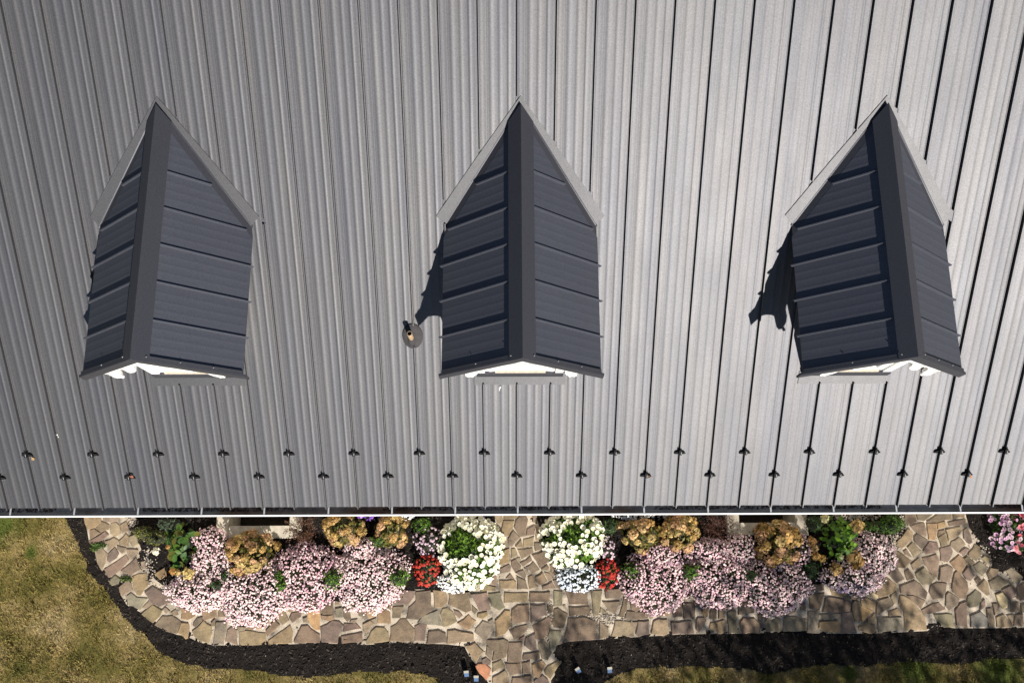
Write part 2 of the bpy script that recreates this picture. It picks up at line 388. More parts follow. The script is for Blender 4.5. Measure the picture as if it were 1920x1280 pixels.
STONES = [
('y',[(-6.912,0.057),(-6.83,0.073),(-6.653,0.048),(-6.632,-0.026),(-6.712,-0.1),(-6.824,-0.14),(-6.885,-0.033)]),
('t',[(-6.604,0.064),(-6.354,0.055),(-6.364,-0.011),(-6.478,-0.035),(-6.588,-0.01)]),
('t',[(-6.622,-0.01),(-6.491,-0.068),(-6.5,-0.141),(-6.62,-0.182),(-6.702,-0.116)]),
('y',[(-6.469,-0.035),(-6.395,-0.027),(-6.331,-0.085),(-6.303,-0.199),(-6.379,-0.264),(-6.461,-0.199),(-6.481,-0.117)]),
('y',[(-6.324,-0.068),(-6.23,-0.02),(-6.183,-0.102),(-6.191,-0.159),(-6.271,-0.191)]),
('y',[(-6.798,-0.148),(-6.734,-0.129),(-6.636,-0.19),(-6.774,-0.295)]),
('p',[(-6.787,-0.327),(-6.547,-0.169),(-6.491,-0.223),(-6.566,-0.299),(-6.747,-0.384)]),
('y',[(-6.53,-0.328),(-6.396,-0.264),(-6.325,-0.305),(-6.343,-0.378),(-6.434,-0.45)]),
('y',[(-6.315,-0.329),(-6.211,-0.208),(-6.164,-0.257),(-6.157,-0.411),(-6.301,-0.378)]),
('t',[(-6.156,-0.257),(-6.052,-0.216),(-6.005,-0.363),(-6.083,-0.411),(-6.147,-0.346)]),
('t',[(-6.342,-0.386),(-6.197,-0.427),(-6.206,-0.499),(-6.246,-0.515),(-6.336,-0.442)]),
('t',[(-6.182,-0.451),(-6.096,-0.443),(-5.996,-0.46),(-5.998,-0.524),(-6.122,-0.604)]),
('t',[(-6.692,-0.433),(-6.578,-0.417),(-6.476,-0.522),(-6.502,-0.667),(-6.549,-0.768),(-6.628,-0.65)]),
('p',[(-6.461,-0.514),(-6.371,-0.423),(-6.296,-0.515),(-6.33,-0.587),(-6.43,-0.651),(-6.472,-0.611)]),
('p',[(-6.505,-0.755),(-6.179,-0.532),(-6.137,-0.62),(-6.252,-0.78),(-6.422,-0.888)]),
('p',[(-6.233,-0.78),(-6.017,-0.581),(-5.926,-0.757),(-6.072,-0.857)]),
('t',[(-5.937,-0.645),(-5.88,-0.629),(-5.836,-0.75),(-5.9,-0.766)]),
('g',[(-6.417,-0.931),(-6.32,-0.844),(-6.239,-0.908),(-6.256,-0.987),(-6.353,-1.002)]),
('y',[(-6.054,-0.877),(-5.96,-0.829),(-5.83,-0.814),(-5.765,-0.989),(-5.896,-1.155),(-5.946,-1.146),(-6.022,-1.035)]),
('t',[(-6.244,-1.027),(-6.116,-0.908),(-6.053,-0.972),(-6.035,-1.067),(-6.173,-1.161),(-6.22,-1.098)]),
('p',[(-5.826,-1.115),(-5.712,-1.021),(-5.405,-1.165),(-5.453,-1.275),(-5.586,-1.329),(-5.742,-1.226)]),
('g',[(-6.099,-1.162),(-6.047,-1.114),(-5.942,-1.186),(-5.777,-1.202),(-5.875,-1.375),(-6.078,-1.295)]),
('t',[(-5.861,-1.351),(-5.742,-1.226),(-5.671,-1.289),(-5.779,-1.359)]),
('y',[(-5.853,-1.437),(-5.686,-1.305),(-5.532,-1.384),(-5.573,-1.477),(-5.662,-1.567),(-5.783,-1.492)]),
('b',[(-5.634,-1.602),(-5.525,-1.462),(-5.372,-1.455),(-5.2,-1.565),(-5.274,-1.735),(-5.44,-1.696)]),
('o',[(-5.697,-0.83),(-5.55,-0.735),(-5.505,-0.863),(-5.608,-0.91)]),
('t',[(-5.534,-1.368),(-5.488,-1.329),(-5.41,-1.392),(-5.462,-1.439)]),
('t',[(-5.391,-1.416),(-5.322,-1.369),(-5.283,-1.448),(-5.347,-1.463)]),
('o',[(-5.234,-1.353),(-5.063,-1.375),(-4.994,-1.467),(-5.124,-1.526),(-5.222,-1.504)]),
('o',[(-5.259,-1.719),(-5.216,-1.569),(-5.108,-1.586),(-5.087,-1.634),(-5.097,-1.79),(-5.129,-1.805)]),
('b',[(-5.031,-1.57),(-4.98,-1.494),(-4.902,-1.484),(-4.892,-1.538),(-4.985,-1.645),(-5.033,-1.613)]),
('o',[(-4.901,-1.43),(-4.839,-1.354),(-4.693,-1.344),(-4.683,-1.485),(-4.87,-1.538)]),
('b',[(-4.671,-1.344),(-4.616,-1.323),(-4.548,-1.475),(-4.649,-1.485)]),
('y',[(-5.037,-1.699),(-4.87,-1.538),(-4.756,-1.625),(-4.731,-1.743),(-4.765,-1.882),(-4.913,-1.839),(-4.998,-1.763)]),
('b',[(-4.755,-1.571),(-4.697,-1.517),(-4.684,-1.614),(-4.74,-1.625)]),
('g',[(-4.677,-1.561),(-4.509,-1.556),(-4.521,-1.701),(-4.54,-1.888),(-4.692,-1.877),(-4.69,-1.69)]),
('b',[(-4.488,-1.68),(-4.435,-1.637),(-4.342,-1.681),(-4.349,-1.745),(-4.321,-1.905),(-4.51,-1.851)]),
('y',[(-4.306,-1.713),(-4.196,-1.687),(-3.896,-1.731),(-3.874,-1.902),(-4.293,-1.905)]),
('t',[(-4.346,-1.627),(-4.221,-1.643),(-4.229,-1.692),(-4.318,-1.702)]),
('o',[(-4.208,-1.595),(-4.136,-1.579),(-4.129,-1.681),(-4.197,-1.67)]),
('o',[(-4.118,-1.595),(-3.948,-1.526),(-3.872,-1.575),(-3.906,-1.65),(-4.113,-1.676)]),
('b',[(-3.887,-1.693),(-3.767,-1.532),(-3.678,-1.608),(-3.865,-1.779)]),
('t',[(-3.87,-1.51),(-3.816,-1.467),(-3.775,-1.494),(-3.86,-1.586)]),
('y',[(-3.737,-1.478),(-3.711,-1.332),(-3.629,-1.392),(-3.536,-1.544),(-3.639,-1.608),(-3.745,-1.522)]),
('t',[(-3.677,-1.338),(-3.565,-1.316),(-3.394,-1.35),(-3.391,-1.399),(-3.537,-1.414),(-3.618,-1.381)]),
('p',[(-3.532,-1.512),(-3.503,-1.425),(-3.357,-1.404),(-3.364,-1.491),(-3.483,-1.577)]),
('y',[(-3.85,-1.843),(-3.515,-1.609),(-3.476,-1.717),(-3.478,-1.877),(-3.835,-1.902)]),
('p',[(-3.446,-1.845),(-3.346,-1.621),(-3.245,-1.621),(-3.127,-1.718),(-3.047,-1.751),(-3.041,-1.879),(-3.439,-1.877)]),
('O',[(-3.27,-1.35),(-3.17,-1.318),(-3.069,-1.297),(-3.05,-1.686),(-3.129,-1.691),(-3.188,-1.632),(-3.238,-1.524)]),
('t',[(-3.329,-1.513),(-3.263,-1.491),(-3.258,-1.578),(-3.314,-1.578)]),
('b',[(-3.056,-1.297),(-3.041,-1.264),(-2.867,-1.232),(-2.863,-1.45),(-3.021,-1.449)]),
('o',[(-3.037,-1.471),(-2.857,-1.461),(-2.837,-1.526),(-2.914,-1.558),(-3.028,-1.525)]),
('t',[(-2.838,-1.243),(-2.792,-1.265),(-2.767,-1.309),(-2.823,-1.32)]),
('g',[(-2.821,-1.374),(-2.726,-1.353),(-2.709,-1.494),(-2.804,-1.504)]),
('b',[(-2.72,-1.364),(-2.675,-1.342),(-2.595,-1.375),(-2.578,-1.516),(-2.632,-1.57),(-2.691,-1.505)]),
('p',[(-3.04,-1.643),(-2.87,-1.547),(-2.757,-1.558),(-2.686,-1.623),(-2.745,-1.709),(-2.765,-1.891),(-3.024,-1.869)]),
('p',[(-2.676,-1.591),(-2.508,-1.581),(-2.415,-1.668),(-2.683,-1.715)]),
('p',[(-2.713,-1.784),(-2.39,-1.722),(-2.379,-1.866),(-2.703,-1.891)]),
('t',[(-2.577,-1.538),(-2.476,-1.527),(-2.508,-1.587),(-2.598,-1.581)]),
('b',[(-2.497,-1.43),(-2.47,-1.387),(-2.351,-1.393),(-2.348,-1.495),(-2.444,-1.479)]),
('o',[(-2.334,-1.398),(-2.199,-1.377),(-2.196,-1.475),(-2.296,-1.523),(-2.332,-1.463)]),
('t',[(-2.383,-1.603),(-2.272,-1.55),(-2.203,-1.593),(-2.322,-1.733),(-2.368,-1.711)]),
('o',[(-2.168,-1.475),(-2.153,-1.41),(-2.018,-1.378),(-1.966,-1.432),(-1.956,-1.594),(-2.158,-1.594)]),
('t',[(-2.262,-1.539),(-2.178,-1.507),(-2.17,-1.594),(-2.192,-1.604)]),
('y',[(-2.316,-1.909),(-2.319,-1.84),(-2.256,-1.711),(-2.179,-1.647),(-2.055,-1.659),(-1.98,-1.734),(-1.965,-1.852)]),
('b',[(-1.94,-1.345),(-1.754,-1.335),(-1.806,-1.514),(-1.93,-1.519)]),
('t',[(-2.009,-1.323),(-1.948,-1.28),(-1.955,-1.4),(-2.007,-1.367)]),
('p',[(-1.94,-1.16),(-1.799,-1.095),(-1.589,-1.107),(-1.604,-1.205),(-1.691,-1.33),(-1.908,-1.291)]),
('b',[(-1.954,-1.852),(-1.943,-1.648),(-1.8,-1.53),(-1.721,-1.52),(-1.571,-1.682),(-1.589,-1.854),(-1.779,-1.874)]),
('p',[(-1.572,-1.118),(-1.345,-1.097),(-1.311,-1.403),(-1.529,-1.542),(-1.71,-1.52),(-1.68,-1.357),(-1.569,-1.26)]),
('y',[(-1.299,-1.097),(-1.1,-1.109),(-1.07,-1.273),(-1.148,-1.36),(-1.272,-1.37)]),
('g',[(-1.528,-1.586),(-1.451,-1.483),(-1.226,-1.403),(-1.132,-1.641),(-1.381,-1.608)]),
('p',[(-1.577,-1.639),(-1.471,-1.586),(-1.386,-1.613),(-1.421,-1.855),(-1.572,-1.859)]),
('p',[(-1.376,-1.855),(-1.356,-1.716),(-1.199,-1.695),(-1.097,-1.749),(-1.09,-1.877),(-1.386,-1.903)]),
('b',[(-1.05,-1.124),(-0.748,-1.131),(-0.694,-1.402),(-0.779,-1.44),(-1.048,-1.313)]),
('p',[(-0.702,-1.163),(-0.453,-1.133),(-0.4,-1.404),(-0.57,-1.409)]),
('g',[(-0.427,-1.158),(-0.243,-1.134),(-0.172,-1.361),(-0.244,-1.411),(-0.374,-1.347)]),
('y',[(-0.178,-1.134),(0.196,-1.142),(0.182,-1.274),(-0.178,-1.292)]),
('b',[(0.229,-1.142),(0.544,-1.131),(0.535,-1.276),(0.221,-1.287)]),
('g',[(0.603,-1.112),(0.741,-1.119),(0.73,-1.34),(0.599,-1.352)]),
('y',[(-1.18,-1.457),(-1.145,-1.375),(-1.067,-1.359),(-0.987,-1.432),(-0.918,-1.57),(-1.024,-1.632),(-1.128,-1.656)]),
('p',[(-0.975,-1.395),(-0.883,-1.42),(-0.83,-1.483),(-0.882,-1.52),(-0.948,-1.458)]),
('o',[(-0.908,-1.595),(-0.739,-1.471),(-0.622,-1.559),(-0.712,-1.689),(-0.79,-1.67)]),
('b',[(-0.685,-1.333),(-0.59,-1.409),(-0.642,-1.459),(-0.674,-1.421)]),
('y',[(-1.069,-1.706),(-0.945,-1.694),(-0.659,-1.758),(-0.652,-1.869),(-1.072,-1.904)]),
('t',[(-0.621,-1.671),(-0.517,-1.553),(-0.361,-1.622),(-0.354,-1.709),(-0.477,-1.882),(-0.634,-1.733)]),
('o',[(-0.589,-1.459),(-0.453,-1.422),(-0.439,-1.485),(-0.517,-1.528),(-0.596,-1.509)]),
('t',[(-0.433,-1.572),(-0.361,-1.535),(-0.348,-1.61),(-0.387,-1.622)]),
('o',[(-0.322,-1.56),(-0.165,-1.399),(-0.087,-1.411),(-0.068,-1.624),(-0.173,-1.76),(-0.309,-1.809),(-0.309,-1.648)]),
('p',[(-0.067,-1.399),(0.031,-1.33),(0.208,-1.319),(0.205,-1.575),(-0.01,-1.612),(-0.068,-1.562)]),
('p',[(0.234,-1.325),(0.476,-1.32),(0.487,-1.47),(0.238,-1.6)]),
('b',[(0.489,-1.339),(0.58,-1.339),(0.592,-1.427),(0.513,-1.464)]),
('b',[(-0.101,-1.711),(0.003,-1.649),(0.172,-1.619),(0.185,-1.687),(0.119,-1.774),(-0.024,-1.853)]),
('p',[(0.263,-1.638),(0.512,-1.502),(0.564,-1.527),(0.522,-1.726),(0.43,-1.837),(0.313,-1.836)]),
('b',[(0.563,-1.602),(0.605,-1.389),(0.665,-1.371),(0.82,-1.459),(0.785,-1.578),(0.75,-1.677),(0.601,-1.664)]),
('g',[(0.502,-1.775),(0.535,-1.713),(0.704,-1.72),(0.696,-1.826),(0.609,-1.985),(0.532,-1.973)]),
('y',[(-0.794,-1.936),(-0.633,-1.887),(-0.503,-2.017),(-0.618,-2.182)]),
('b',[(-0.465,-1.845),(-0.179,-1.828),(-0.115,-1.871),(-0.148,-2.105),(-0.361,-2.165),(-0.341,-2.018),(-0.438,-1.931)]),
('t',[(-0.47,-2.066),(-0.451,-1.931),(-0.361,-1.993),(-0.373,-2.152)]),
('p',[(-0.115,-1.884),(0.105,-1.872),(0.084,-2.179),(-0.135,-2.178)]),
('p',[(0.054,-1.823),(0.139,-1.786),(0.131,-1.86),(0.054,-1.854)]),
('p',[(0.158,-1.823),(0.301,-1.75),(0.324,-2.009),(0.234,-2.008),(0.137,-1.934)]),
('b',[(0.104,-2.094),(0.117,-2.057),(0.363,-2.021),(0.374,-2.131),(0.11,-2.149)]),
('g',[(0.345,-1.898),(0.436,-1.837),(0.55,-2.034),(0.49,-2.144),(0.4,-2.132)]),
('p',[(-0.528,-2.139),(-0.464,-2.103),(-0.386,-2.165),(-0.412,-2.213),(-0.515,-2.188)]),
('r',[(-0.624,-2.237),(-0.579,-2.2),(-0.476,-2.195),(-0.386,-2.274),(-0.412,-2.383),(-0.463,-2.438),(-0.566,-2.334)]),
('y',[(-0.367,-2.189),(-0.225,-2.129),(-0.174,-2.245),(-0.36,-2.323)]),
('y',[(-0.36,-2.396),(-0.168,-2.287),(-0.116,-2.373),(-0.104,-2.482),(-0.36,-2.48)]),
('b',[(-0.174,-2.19),(0.071,-2.185),(0.076,-2.337),(-0.091,-2.379)]),
('b',[(-0.054,-2.403),(0.237,-2.374),(0.242,-2.495),(-0.066,-2.494)]),
('p',[(0.09,-2.191),(0.219,-2.155),(0.224,-2.344),(0.102,-2.343)]),
('o',[(0.245,-2.216),(0.4,-2.15),(0.464,-2.217),(0.345,-2.417),(0.25,-2.362)]),
('y',[(0.437,-2.302),(0.489,-2.23),(0.658,-2.151),(0.689,-2.194),(0.531,-2.43),(0.449,-2.363)]),
('p',[(0.268,-2.447),(0.41,-2.363),(0.499,-2.436),(0.524,-2.509),(0.28,-2.508)]),
('b',[(-0.36,-2.517),(-0.13,-2.518),(-0.118,-2.698),(-0.335,-2.673)]),
('p',[(-0.091,-2.518),(0.165,-2.519),(0.151,-2.687),(-0.079,-2.698)]),
('t',[(0.19,-2.531),(0.523,-2.545),(0.508,-2.689),(0.189,-2.676)]),
('t',[(-0.336,0.052),(-0.218,0.062),(-0.202,-0.033),(-0.245,-0.08),(-0.277,-0.075)]),
('y',[(-0.181,0.062),(0.076,0.061),(0.017,0.008),(-0.175,-0.007)]),
('y',[(-0.191,-0.028),(-0.01,-0.023),(-0.042,-0.149),(-0.107,-0.274),(-0.213,-0.263),(-0.234,-0.19)]),
('p',[(0.012,-0.013),(0.087,0.055),(0.162,0.05),(0.204,-0.014),(0.17,-0.265),(0.074,-0.285),(-0.021,-0.139)]),
('p',[(0.28,0.06),(0.344,0.059),(0.354,-0.067),(0.279,-0.056)]),
('p',[(0.192,-0.16),(0.316,-0.098),(0.309,-0.25),(0.181,-0.26)]),
('t',[(0.332,-0.13),(0.374,-0.119),(0.394,-0.297),(0.382,-0.359),(0.329,-0.349)]),
('b',[(-0.118,-0.316),(-0.032,-0.18),(0.074,-0.296),(-0.059,-0.425),(-0.118,-0.388)]),
('y',[(-0.282,-0.325),(-0.213,-0.284),(-0.139,-0.316),(-0.144,-0.44),(-0.224,-0.45)]),
('b',[(-0.006,-0.436),(0.095,-0.327),(0.116,-0.447),(0.031,-0.451)]),
('y',[(0.122,-0.317),(0.303,-0.276),(0.275,-0.426),(0.126,-0.447)]),
('b',[(0.302,-0.38),(0.435,-0.37),(0.498,-0.422),(0.477,-0.469),(0.312,-0.509)]),
('o',[(-0.235,-0.492),(-0.097,-0.461),(-0.092,-0.678),(-0.32,-0.744),(-0.335,-0.697),(-0.256,-0.605)]),
('t',[(-0.065,-0.461),(-0.006,-0.451),(0.041,-0.575),(-0.06,-0.606)]),
('b',[(0.031,-0.477),(0.275,-0.452),(0.285,-0.535),(0.099,-0.627)]),
('t',[(0.009,-0.617),(0.051,-0.591),(0.088,-0.643),(0.061,-0.679)]),
('b',[(-0.071,-0.652),(0.003,-0.622),(0.092,-0.74),(0.082,-0.781),(-0.014,-0.822),(-0.061,-0.74)]),
('b',[(0.072,-0.689),(0.237,-0.587),(0.268,-0.649),(0.124,-0.74)]),
('b',[(0.263,-0.566),(0.466,-0.5),(0.581,-0.588),(0.58,-0.629),(0.388,-0.767)]),
('b',[(0.172,-0.751),(0.283,-0.669),(0.388,-0.793),(0.271,-0.869),(0.198,-0.782)]),
('p',[(-0.346,-0.82),(-0.098,-0.704),(-0.071,-0.75),(-0.077,-0.816),(-0.293,-0.867)]),
('p',[(-0.003,-0.837),(0.124,-0.792),(0.165,-0.874),(0.154,-0.935)]),
('t',[(0.14,-0.771),(0.166,-0.761),(0.218,-0.853),(0.186,-0.869)]),
('b',[(0.409,-0.783),(0.505,-0.722),(0.525,-0.763),(0.514,-0.804),(0.419,-0.798)]),
('b',[(0.542,-0.722),(0.633,-0.64),(0.789,-0.774),(0.703,-0.876),(0.607,-0.927),(0.556,-0.845),(0.562,-0.794)]),
('b',[(-0.509,-0.942),(-0.404,-0.841),(-0.304,-0.882),(-0.304,-1.04),(-0.498,-0.983)]),
('p',[(-0.156,-0.923),(-0.082,-0.842),(-0.014,-0.939)]),
('y',[(-0.256,-0.953),(-0.035,-0.944),(0.007,-0.975),(0.011,-1.077),(-0.246,-1.081)]),
('y',[(-0.54,-1.094),(-0.519,-1.003),(-0.309,-1.055),(-0.32,-1.111),(-0.55,-1.115)]),
('b',[(0.023,-0.893),(0.165,-0.955),(0.2,-1.088),(0.027,-1.092)]),
('b',[(0.192,-0.894),(0.26,-0.864),(0.322,-1.017),(0.364,-1.058),(0.216,-1.088)]),
('b',[(0.323,-0.905),(0.43,-0.829),(0.501,-0.972),(0.406,-1.028),(0.333,-0.987)]),
('b',[(0.451,-0.824),(0.545,-0.845),(0.607,-0.927),(0.523,-0.962)]),
('p',[(0.422,-1.048),(0.575,-0.977),(0.626,-1.079),(0.426,-1.099)]),
('t',[(0.586,-0.957),(0.67,-0.937),(0.7,-1.08),(0.637,-1.079)]),
('b',[(0.786,-1.123),(1.139,-1.113),(1.139,-1.332),(0.839,-1.32)]),
('b',[(0.838,-1.363),(1.161,-1.354),(1.164,-1.468),(0.835,-1.499)]),
('t',[(1.184,-1.113),(1.366,-1.109),(1.338,-1.316),(1.288,-1.49),(1.22,-1.49),(1.202,-1.283)]),
('b',[(1.411,-1.131),(1.435,-1.098),(1.698,-1.083),(1.689,-1.165),(1.647,-1.236),(1.414,-1.24)]),
('b',[(1.361,-1.284),(1.634,-1.28),(1.608,-1.372),(1.548,-1.47),(1.471,-1.426)]),
('t',[(1.311,-1.447),(1.336,-1.371),(1.425,-1.437),(1.401,-1.469)]),
('b',[(1.615,-1.513),(1.704,-1.22),(1.761,-1.22),(1.743,-1.416),(1.66,-1.524)]),
('b',[(1.799,-1.264),(1.951,-1.297),(1.96,-1.374),(1.9,-1.439),(1.811,-1.406)]),
('p',[(1.705,-1.535),(1.742,-1.427),(2.07,-1.439),(2.072,-1.537),(1.862,-1.558)]),
('t',[(1.982,-1.374),(2.073,-1.385),(2.127,-1.429),(2.157,-1.527),(2.111,-1.559)]),
('o',[(2.183,-1.451),(2.421,-1.441),(2.419,-1.495),(2.181,-1.505)]),
('p',[(0.761,-1.811),(0.823,-1.531),(1.061,-1.511),(1.251,-1.577),(1.255,-1.845),(0.816,-1.876)]),
('b',[(1.295,-1.835),(1.308,-1.566),(1.446,-1.675),(1.441,-1.825)]),
('y',[(1.481,-1.804),(1.557,-1.567),(1.906,-1.59),(1.836,-1.811)]),
('p',[(1.865,-1.773),(1.917,-1.585),(2.088,-1.57),(2.079,-1.774),(1.909,-1.816)]),
('y',[(2.113,-1.764),(2.155,-1.581),(2.235,-1.549),(2.371,-1.549),(2.395,-1.765),(2.292,-1.807)]),
('p',[(2.413,-1.376),(2.61,-1.3),(2.61,-1.518),(2.474,-1.517)]),
('b',[(2.626,-1.311),(2.819,-1.312),(2.806,-1.551),(2.62,-1.55)]),
('p',[(2.436,-1.604),(2.754,-1.573),(2.789,-1.767),(2.428,-1.776)]),
('t',[(0.736,-1.336),(0.782,-1.325),(0.803,-1.401),(0.758,-1.39)]),
('t',[(2.799,-1.29),(2.91,-1.345),(2.874,-1.378),(2.806,-1.367)]),
('o',[(2.916,-1.443),(2.977,-1.356),(3.057,-1.346),(3.003,-1.509),(2.945,-1.519)]),
('b',[(3.055,-1.389),(3.157,-1.395),(3.142,-1.553),(3.04,-1.552)]),
('b',[(3.185,-1.401),(3.258,-1.412),(3.273,-1.532),(3.175,-1.558)]),
('b',[(2.819,-1.562),(2.854,-1.53),(2.962,-1.53),(2.976,-1.584),(2.854,-1.746),(2.81,-1.713)]),
('p',[(3.109,-1.335),(3.274,-1.336),(3.26,-1.379),(3.107,-1.379)]),
('o',[(3.042,-1.606),(3.26,-1.564),(3.272,-1.737),(3.19,-1.779),(3.026,-1.692)]),
('g',[(3.323,-1.456),(3.382,-1.424),(3.461,-1.429),(3.449,-1.608),(3.472,-1.77),(3.315,-1.769)]),
('p',[(3.27,-1.39),(3.421,-1.337),(3.428,-1.402),(3.325,-1.423)]),
('b',[(3.497,-1.304),(3.731,-1.3),(3.761,-1.349),(3.736,-1.469),(3.491,-1.489)]),
('p',[(3.506,-1.608),(3.567,-1.538),(3.737,-1.539),(3.821,-1.631),(3.799,-1.771),(3.529,-1.77)]),
('b',[(3.796,-1.501),(3.903,-1.437),(3.874,-1.523),(3.813,-1.577)]),
('b',[(3.784,-1.349),(3.872,-1.382),(3.892,-1.426),(3.801,-1.425)]),
('g',[(3.903,-1.589),(3.978,-1.491),(4.154,-1.557),(4.129,-1.741),(3.914,-1.75)]),
('p',[(4.105,-1.459),(4.145,-1.383),(4.285,-1.34),(4.234,-1.482),(4.168,-1.525)]),
('p',[(4.249,-1.503),(4.294,-1.362),(4.417,-1.319),(4.41,-1.406),(4.353,-1.482)]),
('g',[(4.2,-1.547),(4.226,-1.514),(4.395,-1.515),(4.561,-1.57),(4.536,-1.732),(4.174,-1.741)]),
('b',[(4.48,-1.319),(4.56,-1.303),(4.55,-1.429),(4.466,-1.418)]),
('b',[(4.663,-1.035),(4.863,-1.03),(4.861,-1.124),(4.653,-1.151)]),
('b',[(4.617,-1.178),(4.874,-1.162),(4.779,-1.408),(4.621,-1.396)]),
('g',[(4.583,-1.44),(4.767,-1.419),(4.738,-1.614),(4.702,-1.775),(4.545,-1.764)]),
('y',[(4.955,-1.072),(5.256,-1.15),(5.233,-1.271),(4.989,-1.204)]),
('p',[(4.807,-1.454),(4.883,-1.236),(4.953,-1.226),(5.232,-1.282),(5.276,-1.304),(5.245,-1.445),(5.101,-1.466)]),
('g',[(4.77,-1.487),(5.1,-1.477),(5.088,-1.542),(4.943,-1.579),(4.819,-1.574)]),
('o',[(4.743,-1.6),(5.066,-1.596),(5.056,-1.769),(4.826,-1.757),(4.735,-1.692)]),
('p',[(5.112,-1.466),(5.261,-1.456),(5.282,-1.586),(5.322,-1.759),(5.231,-1.77),(5.083,-1.78)]),
('b',[(5.272,-1.336),(5.335,-1.277),(5.401,-1.304),(5.417,-1.37),(5.401,-1.587),(5.304,-1.597),(5.283,-1.467)]),
('b',[(5.271,-1.172),(5.356,-1.184),(5.429,-1.25),(5.381,-1.271),(5.268,-1.26)]),
('o',[(5.427,-1.272),(5.517,-1.228),(5.674,-1.305),(5.621,-1.436),(5.431,-1.348)]),
('O',[(5.416,-1.381),(5.453,-1.354),(5.613,-1.452),(5.421,-1.619)]),
('y',[(5.51,-1.577),(5.634,-1.469),(5.623,-1.637),(5.516,-1.631)]),
('b',[(5.352,-1.684),(5.494,-1.62),(5.615,-1.653),(5.616,-1.761),(5.545,-1.787),(5.359,-1.727)]),
('g',[(5.661,-1.545),(6.058,-1.536),(6.044,-1.719),(5.66,-1.772)]),
('b',[(5.687,-1.284),(5.874,-1.241),(5.899,-1.274),(5.941,-1.361),(5.7,-1.491),(5.655,-1.491)]),
('t',[(5.926,-1.186),(6.01,-1.143),(5.992,-1.307),(5.942,-1.35),(5.908,-1.241)]),
('b',[(5.841,-1.448),(5.994,-1.4),(6.067,-1.46),(6.062,-1.503),(5.856,-1.524)]),
('y',[(6.06,-1.209),(6.117,-1.209),(6.276,-1.319),(6.411,-1.526),(6.427,-1.732),(6.081,-1.741),(6.086,-1.438),(6.023,-1.34)]),
('y',[(5.688,-1.163),(5.748,-1.031),(5.852,-0.91),(6.02,-1.054),(6.011,-1.132),(5.854,-1.219),(5.726,-1.24)]),
('b',[(5.566,-1.13),(5.689,-1.042),(5.739,-0.899),(5.819,-0.899),(5.723,-1.053),(5.666,-1.163),(5.597,-1.163)]),
('b',[(6.076,-1.066),(6.314,-0.978),(6.41,-1.045),(6.499,-1.167),(6.453,-1.265),(6.255,-1.198),(6.075,-1.176)]),
('b',[(6.163,-1.209),(6.277,-1.21),(6.45,-1.287),(6.367,-1.418)]),
('b',[(6.377,-1.429),(6.57,-1.331),(6.663,-1.321),(6.753,-1.419),(6.53,-1.484),(6.392,-1.494)]),
('Y',[(5.561,-1.184),(5.643,-1.163),(5.707,-1.207),(5.666,-1.273),(5.568,-1.228)]),
('p',[(6.267,0.078),(6.433,0.072),(6.451,-0.06),(6.346,-0.128),(6.249,-0.091)]),
('b',[(6.477,0.077),(6.724,0.076),(6.731,0.044),(6.569,-0.055),(6.474,-0.039),(6.456,0.035)]),
('b',[(6.61,-0.071),(6.808,0.055),(7.026,0.075),(7.017,-0.041),(6.914,-0.046),(6.781,-0.082)]),
('b',[(7.053,0.075),(7.246,0.074),(7.23,-0.011),(7.057,-0.02)]),
('b',[(6.334,-0.138),(6.523,-0.081),(6.576,-0.092),(6.592,-0.229),(6.573,-0.302),(6.42,-0.238)]),
('o',[(6.608,-0.092),(6.78,-0.093),(6.744,-0.302),(6.706,-0.354),(6.61,-0.354)]),
('o',[(6.785,-0.093),(6.912,-0.062),(6.917,-0.157),(6.779,-0.187)]),
('b',[(6.952,-0.088),(7.064,-0.052),(7.244,-0.032),(7.238,-0.116),(6.966,-0.146)]),
('y',[(6.088,-0.435),(6.105,-0.373),(6.286,-0.185),(6.329,-0.186),(6.374,-0.259),(6.345,-0.332),(6.249,-0.425),(6.167,-0.487)]),
('p',[(6.38,-0.301),(6.439,-0.259),(6.598,-0.364),(6.486,-0.499),(6.383,-0.374)]),
('t',[(6.255,-0.467),(6.349,-0.389),(6.482,-0.53),(6.344,-0.623)]),
('b',[(6.184,-0.529),(6.242,-0.488),(6.322,-0.633),(6.21,-0.581)]),
('b',[(6.786,-0.219),(6.885,-0.198),(6.88,-0.24),(6.765,-0.303)]),
('b',[(6.763,-0.323),(6.885,-0.245),(6.917,-0.334),(6.898,-0.439),(6.799,-0.469)]),
('t',[(6.906,-0.198),(7.149,-0.147),(7.161,-0.22),(7.086,-0.304),(6.929,-0.366)]),
('p',[(7.184,-0.21),(7.253,-0.168),(7.293,-0.273),(7.309,-0.399),(7.252,-0.43),(7.178,-0.336)]),
('t',[(6.945,-0.449),(6.969,-0.387),(7.101,-0.314),(7.165,-0.356),(7.193,-0.429),(7.055,-0.553),(6.988,-0.491)]),
('p',[(6.498,-0.53),(6.617,-0.38),(6.743,-0.396),(6.762,-0.511),(6.638,-0.562),(6.541,-0.577)]),
('p',[(6.77,-0.49),(6.941,-0.439),(6.978,-0.532),(6.959,-0.594),(6.876,-0.707),(6.763,-0.676)]),
('b',[(5.948,-0.6),(6.029,-0.487),(6.169,-0.57),(6.295,-0.684),(6.177,-0.787),(6.038,-0.796),(5.953,-0.704)]),
('b',[(6.278,-0.736),(6.423,-0.633),(6.469,-0.737),(6.311,-0.823)]),
('b',[(6.47,-0.634),(6.712,-0.573),(6.738,-0.666),(6.674,-0.938),(6.637,-0.932),(6.512,-0.737)]),
('t',[(6.332,-0.87),(6.491,-0.778),(6.635,-0.953),(6.55,-1.044),(6.434,-1.044),(6.36,-0.951)]),
('b',[(6.177,-0.838),(6.239,-0.797),(6.319,-0.941),(6.198,-0.981),(6.176,-0.889)]),
